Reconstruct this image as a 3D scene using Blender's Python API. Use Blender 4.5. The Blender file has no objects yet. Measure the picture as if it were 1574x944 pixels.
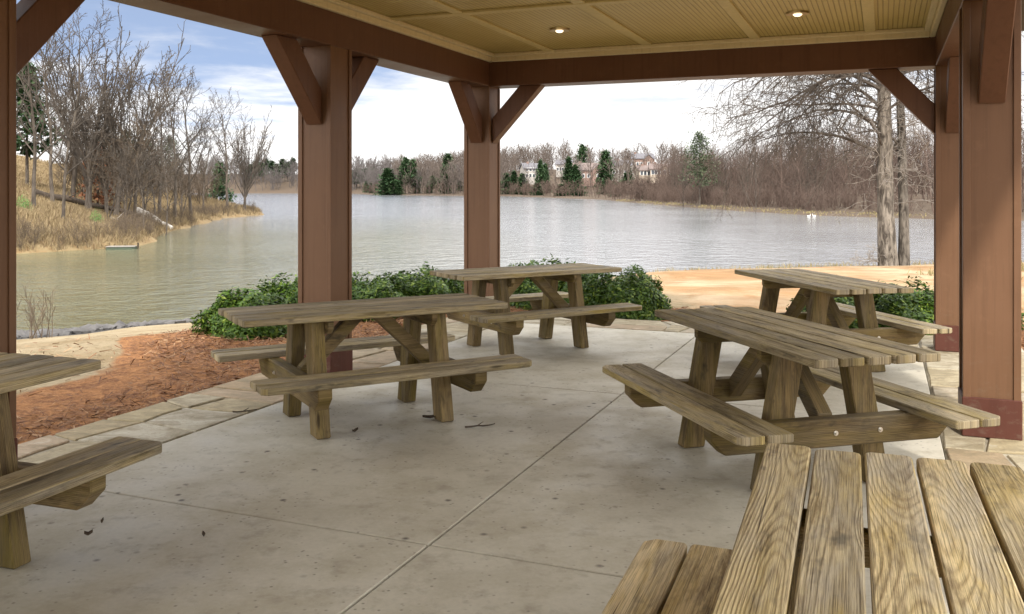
import bpy, bmesh, math, random
import numpy as np
from mathutils import Vector, Matrix, Euler
R = math.radians
sc = bpy.context.scene
col = sc.collection

# ------------------------------------------------------------------ helpers
def tag(o, label=None, cat=None, group=None, kind=None):
    if label: o['label'] = label
    if cat: o['category'] = cat
    if group: o['group'] = group
    if kind: o['kind'] = kind
    return o

def empty(name, loc=(0, 0, 0), rz=0.0):
    o = bpy.data.objects.new(name, None)
    o.empty_display_size = 0.2
    o.location = loc; o.rotation_euler = (0, 0, rz)
    col.objects.link(o)
    return o

def link(name, me, parent=None):
    o = bpy.data.objects.new(name, me)
    col.objects.link(o)
    if parent: o.parent = parent
    return o

def children(o): return [c for c in bpy.data.objects if c.parent == o]

def copy_tree(o, kids, parent=None):
    c = o.copy(); col.objects.link(c)
    if parent: c.parent = parent
    for k in kids.get(o.name, []): copy_tree(k, kids, c)
    return c

def kids_map(o, m=None):
    m = {} if m is None else m
    m[o.name] = children(o)
    for k in m[o.name]: kids_map(k, m)
    return m

class MB:
    """collects shapes into one mesh, with uv (metres, u along the grain) and a random colour per piece"""
    def __init__(s, seed=0):
        s.v = []; s.f = []; s.uv = []; s.rc = []; s.sm = []
        s.rng = random.Random(seed)
    def add_bm(s, bm, M, rc=None, off=None, smooth=False):
        rc = rc or (s.rng.random(), s.rng.random(), s.rng.random())
        base = len(s.v)
        bm.verts.index_update()
        for v in bm.verts: s.v.append(tuple(M @ v.co))
        flip = M.determinant() < 0
        for f in bm.faces:
            n = f.normal
            ax = max(range(3), key=lambda i: abs(n[i]))
            idx = [v.index + base for v in f.verts]; uv = []
            for v in f.verts:
                c = v.co
                if ax == 2: uv.append((c.x, c.y))
                elif ax == 1: uv.append((c.x, c.z + 0.31))
                else: uv.append((c.z * 0.15 + 3.1, c.y + 0.53))
            if flip: idx.reverse(); uv.reverse()
            s.f.append(idx); s.uv += uv; s.rc += [(*rc, 1.0)] * len(idx); s.sm.append(smooth)
        bm.free()
    def prism(s, pts, w0, w1, M=Matrix(), bevel=0.0, rc=None):
        """outline pts in local x-y, extruded local z from w0 to w1"""
        bm = bmesh.new()
        a = [bm.verts.new((x, y, w0)) for x, y in pts]
        b = [bm.verts.new((x, y, w1)) for x, y in pts]
        n = len(pts)
        bm.faces.new(list(reversed(a))); bm.faces.new(b)
        for i in range(n): bm.faces.new((a[i], a[(i + 1) % n], b[(i + 1) % n], b[i]))
        bmesh.ops.recalc_face_normals(bm, faces=bm.faces)
        if bevel > 0: bmesh.ops.bevel(bm, geom=list(bm.edges), offset=bevel, segments=1, affect='EDGES', profile=0.7)
        bm.normal_update()
        s.add_bm(bm, M, rc)
    def box(s, lo, hi, M=Matrix(), bevel=0.0, rc=None):
        s.prism([(lo[0], lo[1]), (hi[0], lo[1]), (hi[0], hi[1]), (lo[0], hi[1])], lo[2], hi[2], M, bevel, rc)
    def beam(s, p, q, w, h, up=Vector((0, 0, 1)), bevel=0.004, rc=None):
        """bar from p to q; grain along it; w across (up x dir), h along up"""
        p = Vector(p); q = Vector(q); d = (q - p); L = d.length; d.normalize()
        y = up.cross(d).normalized(); z = d.cross(y)
        M = Matrix((d, y, z)).transposed().to_4x4(); M.translation = p
        s.box((0, -w / 2, -h / 2), (L, w / 2, h / 2), M, bevel, rc)
    def cyl(s, p, q, r0, r1, n=10, cap=True, rc=None):
        p = Vector(p); q = Vector(q); d = q - p; L = d.length; d.normalize()
        t = Vector((1, 0, 0)) if abs(d.x) < 0.8 else Vector((0, 1, 0))
        y = d.cross(t).normalized(); z = d.cross(y)
        bm = bmesh.new()
        A = [bm.verts.new((0, r0 * math.cos(2 * math.pi * i / n), r0 * math.sin(2 * math.pi * i / n))) for i in range(n)]
        B = [bm.verts.new((L, r1 * math.cos(2 * math.pi * i / n), r1 * math.sin(2 * math.pi * i / n))) for i in range(n)]
        for i in range(n): bm.faces.new((A[i], A[(i + 1) % n], B[(i + 1) % n], B[i]))
        if cap: bm.faces.new(list(reversed(A))); bm.faces.new(B)
        bmesh.ops.recalc_face_normals(bm, faces=bm.faces); bm.normal_update()
        M = Matrix((d, y, z)).transposed().to_4x4(); M.translation = p
        s.add_bm(bm, M, rc, smooth=False)
    def mesh(s, name, mat):
        me = bpy.data.meshes.new(name)
        me.from_pydata(s.v, [], s.f)
        uvl = me.uv_layers.new(name='uv')
        uvl.data.foreach_set('uv', np.array(s.uv, 'f').ravel())
        ca = me.color_attributes.new('rnd', 'FLOAT_COLOR', 'CORNER')
        ca.data.foreach_set('color', np.array(s.rc, 'f').ravel())
        me.polygons.foreach_set('use_smooth', s.sm)
        me.materials.append(mat)
        return me
    def build(s, name, mat, parent=None):
        return link(name, s.mesh(name, mat), parent)

def np_mesh(name, V, F, mat, smooth=False, attr=None, fattr=None):
    """V (n,3); F (m,k) same-sized faces"""
    me = bpy.data.meshes.new(name)
    V = np.asarray(V, 'f'); F = np.asarray(F, 'i')
    m, k = F.shape
    me.vertices.add(len(V)); me.vertices.foreach_set('co', V.ravel())
    me.loops.add(m * k); me.loops.foreach_set('vertex_index', F.ravel())
    me.polygons.add(m)
    me.polygons.foreach_set('loop_start', np.arange(0, m * k, k, dtype='i'))
    me.polygons.foreach_set('use_smooth', np.full(m, smooth))
    for n_, a in (attr or {}).items():
        ca = me.color_attributes.new(n_, 'FLOAT_COLOR', 'POINT')
        ca.data.foreach_set('color', np.asarray(a, 'f').ravel())
    me.update(calc_edges=True); me.validate()
    me.materials.append(mat)
    return me

# ------------------------------------------------------------------ materials
class NT:
    def __init__(s, name):
        s.m = bpy.data.materials.new(name); s.m.use_nodes = True
        s.t = s.m.node_tree; s.t.nodes.clear()
        s.out = s.n('ShaderNodeOutputMaterial')
        s.b = s.n('ShaderNodeBsdfPrincipled')
        s.l(s.b.outputs[0], s.out.inputs[0])
    def n(s, t, **k):
        x = s.t.nodes.new(t)
        for a, b in k.items(): setattr(x, a, b)
        return x
    def l(s, a, b): s.t.links.new(a, b)
    def _in(s, sock, v):
        if hasattr(v, 'is_output') or isinstance(v, bpy.types.NodeSocket): s.l(v, sock)
        elif v is not None: sock.default_value = v
    def math(s, op, a, b=None, c=None, clamp=False):
        x = s.n('ShaderNodeMath', operation=op, use_clamp=clamp)
        s._in(x.inputs[0], a)
        if b is not None: s._in(x.inputs[1], b)
        if c is not None: s._in(x.inputs[2], c)
        return x.outputs[0]
    def comb(s, x, y, z=0.0):
        c = s.n('ShaderNodeCombineXYZ')
        for i, v in enumerate((x, y, z)): s._in(c.inputs[i], v)
        return c.outputs[0]
    def sep(s, v):
        x = s.n('ShaderNodeSeparateXYZ'); s.l(v, x.inputs[0]); return x.outputs
    def noise(s, vec, scale, detail=4.0, rough=0.55, dist=0.0):
        x = s.n('ShaderNodeTexNoise')
        if vec is not None: s.l(vec, x.inputs['Vector'])
        s._in(x.inputs['Scale'], scale); x.inputs['Detail'].default_value = detail
        x.inputs['Roughness'].default_value = rough; x.inputs['Distortion'].default_value = dist
        return x.outputs['Fac']
    def voro(s, vec, scale, feature='F1', out='Distance', rand=1.0):
        x = s.n('ShaderNodeTexVoronoi', feature=feature)
        if vec is not None: s.l(vec, x.inputs['Vector'])
        x.inputs['Scale'].default_value = scale; x.inputs['Randomness'].default_value = rand
        return x.outputs[out]
    def ramp(s, fac, stops):
        x = s.n('ShaderNodeValToRGB'); s.l(fac, x.inputs[0])
        e = x.color_ramp.elements
        while len(e) < len(stops): e.new(0.5)
        for i, (p, c) in enumerate(stops):
            e[i].position = p
            e[i].color = (*c, 1) if hasattr(c, '__len__') else (c, c, c, 1)
        return x.outputs[0]
    def rng(s, v, a, b, c=0.0, d=1.0, smooth=False):
        x = s.n('ShaderNodeMapRange'); x.clamp = True
        if smooth: x.interpolation_type = 'SMOOTHSTEP'
        s._in(x.inputs['Value'], v)
        for i, q in zip(('From Min', 'From Max', 'To Min', 'To Max'), (a, b, c, d)): s._in(x.inputs[i], q)
        return x.outputs[0]
    def mix(s, fac, a, b, mode='MIX'):
        x = s.n('ShaderNodeMix', data_type='RGBA', blend_type=mode)
        s._in(x.inputs[0], fac)
        for sock, v in ((x.inputs[6], a), (x.inputs[7], b)):
            if isinstance(v, tuple): sock.default_value = (*v, 1) if len(v) == 3 else v
            else: s.l(v, sock)
        return x.outputs[2]
    def bump(s, h, strength=0.3, dist=0.01):
        x = s.n('ShaderNodeBump'); x.inputs['Strength'].default_value = strength
        x.inputs['Distance'].default_value = dist
        s.l(h, x.inputs['Height']); s.l(x.outputs[0], s.b.inputs['Normal'])
        return x
    def obj(s): return s.n('ShaderNodeTexCoord').outputs['Object']
    def geo(s): return s.n('ShaderNodeNewGeometry').outputs['Position']
    def attr(s, name): return s.n('ShaderNodeAttribute', attribute_name=name).outputs['Color']
    def orand(s): return s.n('ShaderNodeObjectInfo').outputs['Random']
    def set(s, color=None, rough=None, spec=None):
        if color is not None: s._in(s.b.inputs['Base Color'], (*color, 1) if isinstance(color, tuple) else color)
        if rough is not None: s._in(s.b.inputs['Roughness'], rough)
        if spec is not None: s.b.inputs['Specular IOR Level'].default_value = spec
        return s.m

def wood_mat(name, light, dark, grey, olive, greyamt=0.5, oliveamt=0.4):
    k = NT(name)
    uv = k.sep(k.n('ShaderNodeUVMap', uv_map='uv').outputs[0])
    rc = k.sep(k.attr('rnd'))
    orn = k.orand()
    u = k.math('ADD', uv[0], k.math('MULTIPLY', k.math('ADD', rc[0], orn), 37.0))
    v = k.math('ADD', uv[1], k.math('MULTIPLY', k.math('SUBTRACT', rc[1], 0.5), 0.09))
    n1 = k.noise(k.comb(k.math('MULTIPLY', u, 1.3), k.math('MULTIPLY', v, 5.0), rc[2]), 1.0, 3.0, 0.6)
    vv = k.math('ADD', v, k.math('MULTIPLY', k.math('SUBTRACT', n1, 0.5), 0.045))
    nd = k.noise(k.comb(k.math('MULTIPLY', u, 0.55), k.math('MULTIPLY', rc[0], 9.0), rc[1]), 1.0, 1.0)
    d = k.math('ADD', k.math('MULTIPLY', k.math('SUBTRACT', nd, 0.5), 0.34), k.math('MULTIPLY', k.math('SUBTRACT', rc[0], 0.15), 0.09))
    r = k.math('SQRT', k.math('ADD', k.math('MULTIPLY', vv, vv), k.math('ADD', k.math('MULTIPLY', d, d), 0.0002)))
    # knots pull the rings round themselves
    kv = k.comb(k.math('MULTIPLY', u, 1.15), k.math('ADD', k.math('MULTIPLY', v, 6.5), k.math('MULTIPLY', rc[2], 31.0)), 0.0)
    kd = k.voro(kv, 1.0)
    pull = k.math('MULTIPLY', k.rng(kd, 0.0, 0.26, 1.0, 0.0, True), 0.03)
    r = k.math('ADD', r, pull)
    ph = k.math('MULTIPLY', r, 2 * math.pi * 128.0)
    ring = k.math('ADD', k.math('MULTIPLY', k.math('SINE', ph), 0.5), 0.5)
    ring = k.math('POWER', ring, 2.2)
    fine = k.noise(k.comb(k.math('MULTIPLY', u, 5.0), k.math('MULTIPLY', v, 330.0), rc[0]), 1.0, 3.0, 0.7)
    med = k.noise(k.comb(k.math('MULTIPLY', u, 1.6), k.math('MULTIPLY', v, 26.0), rc[1]), 1.0, 4.0, 0.6)
    blot = k.noise(k.comb(k.math('MULTIPLY', u, 2.3), k.math('MULTIPLY', v, 9.0), rc[2]), 1.0, 5.0, 0.62)
    c = k.mix(k.math('MULTIPLY', ring, k.rng(med, 0.3, 0.65, 0.25, 0.58)), light, dark)
    c = k.mix(k.math('MULTIPLY', k.rng(blot, 0.42, 0.66), k.math('ADD', k.math('MULTIPLY', rc[2], 0.5), greyamt - 0.25), clamp=True), c, grey)
    c = k.mix(k.math('MULTIPLY', k.rng(med, 0.45, 0.7), oliveamt), c, olive)
    alg = k.noise(k.comb(k.math('MULTIPLY', u, 1.1), k.math('MULTIPLY', v, 4.5), k.math('ADD', rc[1], 5.0)), 1.0, 5.0, 0.65)
    c = k.mix(k.rng(alg, 0.5, 0.68, 0.0, 0.75), c, tuple(x * y for x, y in zip(olive, (1.25, 1.15, 0.7))))
    drk = k.noise(k.comb(k.math('MULTIPLY', u, 2.4), k.math('MULTIPLY', v, 15.0), k.math('ADD', rc[0], 9.0)), 1.0, 6.0, 0.7)
    c = k.mix(k.rng(drk, 0.52, 0.68, 0.0, 0.8), c, tuple(x * 0.5 for x in dark))
    c = k.mix(k.rng(drk, 0.46, 0.30, 0.0, 0.55), c, tuple(min(1, x * 1.15) for x in light))
    crk = k.noise(k.comb(k.math('MULTIPLY', u, 1.4), k.math('MULTIPLY', v, 95.0), k.math('ADD', rc[2], 3.0)), 1.0, 2.0, 0.5)
    c = k.mix(k.rng(crk, 0.68, 0.73, 0.0, 0.85), c, tuple(x * 0.16 for x in dark))
    gw = k.noise(k.comb(k.math('MULTIPLY', u, 1.3), k.math('MULTIPLY', v, 6.0), k.math('ADD', rc[0], 17.0)), 1.0, 6.0, 0.7)
    c = k.mix(k.rng(gw, 0.5, 0.66, 0.0, 0.7), c, grey)
    c = k.mix(k.rng(fine, 0.47, 0.70, 0.0, 0.75), c, tuple(x * 0.3 for x in dark))
    st = k.noise(k.comb(k.math('MULTIPLY', u, 6.0), k.math('MULTIPLY', v, 14.0), rc[0]), 1.0, 3.0, 0.6)
    c = k.mix(k.rng(st, 0.60, 0.74, 0.0, 0.75), c, tuple(x * 0.25 for x in grey))
    c = k.mix(k.rng(kd, 0.03, 0.085, 0.85, 0.0, True), c, tuple(x * 0.28 for x in dark))
    tint = k.math('ADD', k.math('MULTIPLY', rc[0], 0.55), 0.76)
    c = k.mix(1.0, c, k.comb(tint, tint, k.math('MULTIPLY', tint, 0.98)), 'MULTIPLY')
    hh = k.math('SUBTRACT', k.math('MULTIPLY', ring, 0.5), k.math('MULTIPLY', fine, 0.8))
    k.bump(k.math('SUBTRACT', hh, k.math('MULTIPLY', drk, 0.8)), 0.6, 0.004)
    return k.set(c, k.rng(med, 0.3, 0.7, 0.6, 0.85), 0.22)

W_TOP = wood_mat('weathered pine top', (0.68, 0.54, 0.31), (0.25, 0.15, 0.062), (0.38, 0.335, 0.27), (0.38, 0.285, 0.11), 0.5, 0.4)
W_OLD = wood_mat('older grey pine', (0.40, 0.325, 0.20), (0.145, 0.10, 0.05), (0.225, 0.195, 0.155), (0.235, 0.185, 0.065), 0.6, 0.45)
W_LEG = wood_mat('weathered timber', (0.235, 0.165, 0.072), (0.095, 0.055, 0.026), (0.125, 0.10, 0.066), (0.125, 0.10, 0.03), 0.4, 0.6)  # weathered brown, colour darkened further to deepen the shade beneath the tables

def paint_mat(name, c0, c1, rough=0.38):
    k = NT(name)
    p = k.geo()
    n = k.noise(p, 1.6, 5.0, 0.6)
    x = k.sep(p)
    st = k.noise(k.comb(k.math('MULTIPLY', x[0], 26.0), k.math('MULTIPLY', x[1], 26.0), k.math('MULTIPLY', x[2], 1.3)), 1.0, 4.0)
    c = k.mix(k.rng(n, 0.3, 0.7), c0, c1)
    c = k.mix(k.rng(st, 0.5, 0.72, 0.0, 0.35), c, tuple(q * 0.62 for q in c0))
    n4 = k.noise(p, 7.0, 6.0, 0.7)
    c = k.mix(k.rng(n4, 0.56, 0.74, 0.0, 0.35), c, tuple(min(1, q * 1.3 + .006) for q in c1))
    sc_ = k.noise(k.comb(k.math('MULTIPLY', x[0], 9.0), k.math('MULTIPLY', x[1], 9.0), k.math('MULTIPLY', x[2], 16.0)), 1.0, 5.0, 0.7)
    low = k.rng(x[2], 0.05, 0.75, 1.0, 0.0)
    c = k.mix(k.math('MULTIPLY', k.rng(sc_, 0.55, 0.68), k.math('MULTIPLY', low, 0.35)), c, (0.17, 0.135, 0.10))
    gr = k.noise(k.comb(k.math('MULTIPLY', x[0], 110.0), k.math('MULTIPLY', x[1], 110.0), k.math('MULTIPLY', x[2], 4.0)), 1.0, 3.0)
    k.bump(k.math('ADD', st, k.math('MULTIPLY', gr, 0.7)), 0.25, 0.003)
    return k.set(c, k.rng(n, 0.3, 0.7, rough, rough + 0.15), 0.22)

M_POST = paint_mat('brown post paint', (0.1353, 0.0698, 0.0363), (0.1571, 0.0834, 0.0454))
M_BEAM = paint_mat('brown beam paint', (0.1030, 0.0485, 0.0281), (0.1240, 0.0604, 0.0354))
M_PLINTH = paint_mat('dark red plinth paint', (0.08, 0.028, 0.019), (0.10, 0.036, 0.025))
M_TRIM = paint_mat('cream trim paint', (0.58, 0.50, 0.31), (0.62, 0.54, 0.35), 0.5)
M_BATTEN = paint_mat('cream batten paint', (0.50, 0.42, 0.20), (0.55, 0.465, 0.24), 0.5)
M_ROOF = paint_mat('roof shingles', (0.07, 0.065, 0.06), (0.10, 0.09, 0.08), 0.8)

def ceiling_mat():
    k = NT('cream beadboard')
    o = k.sep(k.obj())
    w = k.math('FRACT', k.math('MULTIPLY', o[0], 1 / 0.042))
    g = k.math('ABSOLUTE', k.math('SUBTRACT', w, 0.5))
    groove = k.rng(g, 0.33, 0.47, 0.0, 1.0, True)
    n = k.noise(k.obj(), 1.1, 5.0)
    st = k.noise(k.comb(k.math('MULTIPLY', o[0], 24), k.math('MULTIPLY', o[1], 0.8), 0), 1.0, 3.0)
    c = k.mix(k.rng(n, 0.3, 0.7), (0.44, 0.35, 0.125), (0.50, 0.41, 0.165))
    c = k.mix(k.rng(st, 0.45, 0.7, 0, 0.3), c, (0.35, 0.265, 0.085))
    c = k.mix(k.math('MULTIPLY', groove, 0.75), c, (0.24, 0.17, 0.06))
    k.bump(k.math('SUBTRACT', 1.0, groove), 0.7, 0.006)
    return k.set(c, 0.5, 0.4)
M_CEIL = ceiling_mat()

def concrete_mat():
    k = NT('stained concrete')
    p = k.geo()
    big = k.noise(p, 0.55, 5.0, 0.6, 0.4)
    mid = k.noise(p, 2.6, 6.0, 0.62, 0.0)
    fine = k.noise(p, 38.0, 4.0, 0.7)
    c = k.mix(k.rng(big, 0.35, 0.65), (0.44, 0.40, 0.315), (0.52, 0.485, 0.40))
    c = k.mix(k.rng(mid, 0.45, 0.68, 0, 0.6), c, (0.33, 0.285, 0.20))
    m2 = k.noise(p, 6.5, 5.0, 0.66, 0.0)
    c = k.mix(k.rng(m2, 0.53, 0.70, 0, 0.45), c, (0.20, 0.165, 0.12))
    m3 = k.noise(p, 1.3, 4.0, 0.55, 0.0)
    c = k.mix(k.rng(m3, 0.5, 0.68, 0, 0.4), c, (0.51, 0.48, 0.41))
    sp = k.voro(p, 7.0); spn = k.noise(p, 3.0, 2.0)
    c = k.mix(k.math('MULTIPLY', k.rng(sp, 0.05, 0.15, 1, 0), k.rng(spn, 0.44, 0.56)), c, (0.10, 0.085, 0.07))
    sp2 = k.voro(p, 23.0)
    c = k.mix(k.math('MULTIPLY', k.rng(sp2, 0.06, 0.2, 0.85, 0), k.rng(spn, 0.36, 0.56)), c, (0.15, 0.13, 0.11))
    c = k.mix(k.rng(fine, 0.35, 0.7, 0.18, 0), c, (0.2, 0.18, 0.15))
    k.bump(k.math('ADD', k.math('MULTIPLY', fine, 0.5), mid), 0.25, 0.004)
    return k.set(c, k.rng(mid, 0.35, 0.65, 0.45, 0.75), 0.28)
M_CONC = concrete_mat()

def flag_mat():
    k = NT('flagstone')
    p = k.geo(); cs = k.sep(k.attr('rnd')); px_ = k.sep(p)
    off = k.math('MULTIPLY', cs[2], 9.0)
    n = k.noise(k.comb(k.math('ADD', k.math('MULTIPLY', px_[0], 0.9), off), k.math('ADD', k.math('MULTIPLY', px_[1], 1.7), off), 0), 4.6, 7.0, 0.68, 0.8)
    n2 = k.noise(p, 34.0, 4.0, 0.65); n4 = k.noise(p, 2.1, 4.0, 0.6)
    c = k.mix(cs[0], (0.36, 0.29, 0.165), (0.41, 0.375, 0.30))
    c = k.mix(k.rng(cs[1], 0.7, 0.9, 0, 0.7), c, (0.34, 0.235, 0.145))
    c = k.mix(k.rng(n, 0.42, 0.62, 0, 0.8), c, (0.20, 0.16, 0.095))
    c = k.mix(k.rng(n, 0.42, 0.28, 0, 0.6), c, (0.50, 0.46, 0.37))
    c = k.mix(k.rng(n2, 0.52, 0.72, 0, 0.5), c, (0.15, 0.125, 0.085))
    c = k.mix(k.rng(n4, 0.5, 0.65, 0, 0.4), c, (0.24, 0.20, 0.12))
    k.bump(k.math('ADD', n, k.math('MULTIPLY', n2, 0.4)), 0.7, 0.015)
    return k.set(c, 0.75, 0.25)
M_FLAG = flag_mat()
M_MORTAR = None

def ground_mat():
    k = NT('ground')
    p = k.geo()
    z = k.sep(k.attr('zone'))        # r mulch, g sand, b rock
    al = k.n('ShaderNodeAttribute', attribute_name='zone2'); z2 = k.sep(al.outputs['Color'])   # r dry grass, g leaf litter
    n1 = k.noise(p, 0.8, 6.0, 0.65, 0.5); n2 = k.noise(p, 9.0, 5.0, 0.7, 0.8); n3 = k.noise(p, 45.0, 4.0, 0.7)
    soil = k.mix(k.rng(n1, 0.35, 0.65), (0.25, 0.185, 0.105), (0.38, 0.315, 0.21))
    soil = k.mix(k.rng(n2, 0.45, 0.65, 0, 0.5), soil, (0.17, 0.125, 0.06))
    mul = k.mix(k.rng(n2, 0.35, 0.62), (0.13, 0.055, 0.028), (0.33, 0.155, 0.062))
    mul = k.mix(k.rng(n3, 0.5, 0.68, 0, 0.8), mul, (0.42, 0.23, 0.10))
    n6 = k.noise(p, 0.32, 5.0, 0.65, 0.5)
    sand = k.mix(k.rng(n6, 0.40, 0.58), (0.36, 0.205, 0.10), (0.44, 0.335, 0.215))
    n5 = k.noise(p, 2.4, 6.0, 0.7, 0.6)
    sand = k.mix(k.rng(n1, 0.46, 0.6, 0, 0.75), sand, (0.25, 0.15, 0.07))
    sand = k.mix(k.rng(n2, 0.55, 0.7, 0, 0.55), sand, (0.33, 0.25, 0.11))
    rock = k.mix(k.rng(k.voro(p, 5.0), 0.1, 0.5), (0.14, 0.13, 0.12), (0.05, 0.047, 0.044))
    gra = k.mix(k.rng(n1, 0.35, 0.65), (0.19, 0.138, 0.07), (0.265, 0.20, 0.11))
    gra = k.mix(k.rng(n5, 0.46, 0.62, 0, 0.8), gra, (0.20, 0.125, 0.06))
    lit = k.mix(k.rng(n2, 0.4, 0.6), (0.075, 0.054, 0.038), (0.115, 0.085, 0.06))
    def edge(m): return k.rng(k.math('ADD', m, k.math('MULTIPLY', k.math('SUBTRACT', n5, 0.5), 0.6)), 0.4, 0.6, 0, 1, True)
    c = k.mix(edge(z2[1]), soil, lit)
    c = k.mix(edge(z2[0]), c, gra)
    c = k.mix(edge(z[1]), c, sand)
    c = k.mix(edge(z[2]), c, rock)
    c = k.mix(edge(z[0]), c, mul)
    k.bump(k.math('ADD', n2, k.math('MULTIPLY', n3, 0.6)), 0.8, 0.05)
    return k.set(c, 0.9, 0.15)
M_GROUND = ground_mat()

def water_mat():
    k = NT('lake water')
    p = k.geo()
    x = k.sep(p)
    v = k.comb(k.math('ADD', k.math('MULTIPLY', x[0], 0.75), k.math('MULTIPLY', x[1], 0.35)), k.math('SUBTRACT', k.math('MULTIPLY', x[1], 0.9), k.math('MULTIPLY', x[0], 0.45)), 0)
    a = k.noise(v, 1.15, 3.0, 0.55, 0.3)
    b = k.noise(v, 4.2, 3.0, 0.55, 0.5)
    g = k.noise(p, 0.045, 3.0, 0.5)
    h = k.math('ADD', k.math('MULTIPLY', a, 1.0), k.math('MULTIPLY', b, 0.42))
    amp = k.rng(g, 0.35, 0.65, 0.45, 1.0)
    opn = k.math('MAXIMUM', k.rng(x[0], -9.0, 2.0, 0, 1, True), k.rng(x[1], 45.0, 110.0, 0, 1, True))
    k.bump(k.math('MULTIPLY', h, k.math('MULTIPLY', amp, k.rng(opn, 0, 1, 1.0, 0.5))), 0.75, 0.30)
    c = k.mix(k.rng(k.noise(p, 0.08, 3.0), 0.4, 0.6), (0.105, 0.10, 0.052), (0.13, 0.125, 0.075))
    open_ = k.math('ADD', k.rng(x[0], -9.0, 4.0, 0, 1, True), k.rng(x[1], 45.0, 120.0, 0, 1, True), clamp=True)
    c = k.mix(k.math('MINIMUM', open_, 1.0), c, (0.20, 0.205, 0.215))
    k.b.inputs['IOR'].default_value = 1.33
    return k.set(c, 0.09, 0.5)
M_WATER = water_mat()

def bark_mat(name, c0, c1, scale=6.0):
    k = NT(name)
    p = k.obj(); x = k.sep(p)
    n = k.noise(k.comb(x[0], x[1], k.math('MULTIPLY', x[2], 0.25)), scale, 5.0, 0.65, 0.6)
    o = k.orand()
    c = k.mix(k.rng(n, 0.38, 0.62), c0, c1)
    t = k.math('ADD', 0.75, k.math('MULTIPLY', o, 0.5))
    c = k.mix(1.0, c, k.comb(t, t, t), 'MULTIPLY')
    k.bump(n, 0.6, 0.05)
    return k.set(c, 0.85, 0.2)
M_BARK = bark_mat('grey bark', (0.0520, 0.0414, 0.0324), (0.1285, 0.1066, 0.0864))
M_BARKBIG = bark_mat('big tree bark', (0.0374, 0.0306, 0.0245), (0.1836, 0.1598, 0.1326), 11.0)
M_TWIG = bark_mat('twigs grey', (0.0477, 0.0386, 0.0317), (0.0926, 0.0766, 0.0625))
M_TWIGR = bark_mat('twigs reddish', (0.0738, 0.0504, 0.0396), (0.1260, 0.0900, 0.0720))
M_TWIGB = bark_mat('twigs brown', (0.0612, 0.0450, 0.0313), (0.1102, 0.0835, 0.0594))
M_SPRAY = bark_mat('pale twigs', (0.1440, 0.1260, 0.1080), (0.2280, 0.2040, 0.1800))
M_FARTW = bark_mat('far twigs', (0.0684, 0.0576, 0.0533), (0.1188, 0.1044, 0.0994))
M_FARTW2 = bark_mat('far twigs brown', (0.070, 0.054, 0.045), (0.122, 0.098, 0.082))
M_LOG = bark_mat('bleached log', (0.40, 0.36, 0.32), (0.62, 0.58, 0.52))
M_DARKLOG = bark_mat('dark rotten log', (0.05, 0.04, 0.032), (0.10, 0.075, 0.055))

def leaf_mat(name, c0, c1, c2, rough=0.45, trans=0.15):
    k = NT(name)
    r = k.sep(k.attr('rnd'))
    c = k.mix(r[0], c0, c1)
    c = k.mix(k.rng(r[1], 0.75, 1.0), c, c2)
    k.b.inputs['Transmission Weight'].default_value = 0.0
    k.set(c, rough, 0.28)
    tr = k.n('ShaderNodeBsdfTranslucent'); k.l(c, tr.inputs[0])
    mx = k.n('ShaderNodeMixShader'); mx.inputs[0].default_value = trans
    k.l(k.b.outputs[0], mx.inputs[1]); k.l(tr.outputs[0], mx.inputs[2]); k.l(mx.outputs[0], k.out.inputs[0])
    return k.m
M_LEAF = leaf_mat('laurel leaf', (0.018, 0.046, 0.004), (0.062, 0.118, 0.008), (0.17, 0.23, 0.025), 0.5)
M_PINE = leaf_mat('pine needles', (0.02, 0.05, 0.018), (0.05, 0.095, 0.035), (0.08, 0.12, 0.05), 0.7)
M_PINEY = leaf_mat('grey green pine needles', (0.06, 0.085, 0.045), (0.11, 0.14, 0.075), (0.15, 0.17, 0.09), 0.7)
M_BRIGHT = leaf_mat('bright shrub leaf', (0.05, 0.16, 0.03), (0.10, 0.24, 0.05), (0.15, 0.28, 0.07), 0.5)
M_GRASS = leaf_mat('dry grass blade', (0.195, 0.142, 0.075), (0.30, 0.232, 0.13), (0.13, 0.082, 0.05), 0.8, 0.1)
M_GRASS2 = leaf_mat('olive shore grass', (0.20, 0.17, 0.075), (0.32, 0.26, 0.13), (0.15, 0.13, 0.06), 0.8, 0.1)
M_STRAW = leaf_mat('pine straw', (0.09, 0.042, 0.025), (0.25, 0.12, 0.055), (0.38, 0.24, 0.13), 0.8, 0.0)
M_RUST = leaf_mat('rust leaves', (0.20, 0.08, 0.04), (0.28, 0.13, 0.06), (0.16, 0.06, 0.035), 0.8)

def plain(name, c, rough=0.6, metal=0.0, var=0.15):
    k = NT(name)
    n = k.noise(k.obj(), 6.0, 4.0)
    cc = k.mix(k.rng(n, 0.3, 0.7), tuple(x * (1 - var) for x in c), tuple(min(1, x * (1 + var)) for x in c))
    k.b.inputs['Metallic'].default_value = metal
    return k.set(cc, rough, 0.4)
M_STONE = plain('grey riprap stone', (0.085, 0.08, 0.078), 0.85, 0, 0.4)
M_METAL = plain('galvanised steel', (0.62, 0.60, 0.56), 0.35, 1.0)
M_CHROME = plain('lamp reflector', (0.45, 0.36, 0.2), 0.3, 1.0)
M_WALLA = plain('pale siding', (0.35, 0.325, 0.295), 0.8)
M_WALLB = plain('brick wall', (0.21, 0.14, 0.115), 0.85)
M_WALLC = plain('tan siding', (0.36, 0.30, 0.235), 0.8)
M_HROOF = plain('house roof', (0.12, 0.115, 0.125), 0.8)
M_HROOFR = plain('reddish roof', (0.15, 0.115, 0.105), 0.8)
M_PANE = plain('window pane', (0.06, 0.07, 0.085), 0.15)
M_WHITE = plain('white paint', (0.78, 0.77, 0.74), 0.6)
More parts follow.
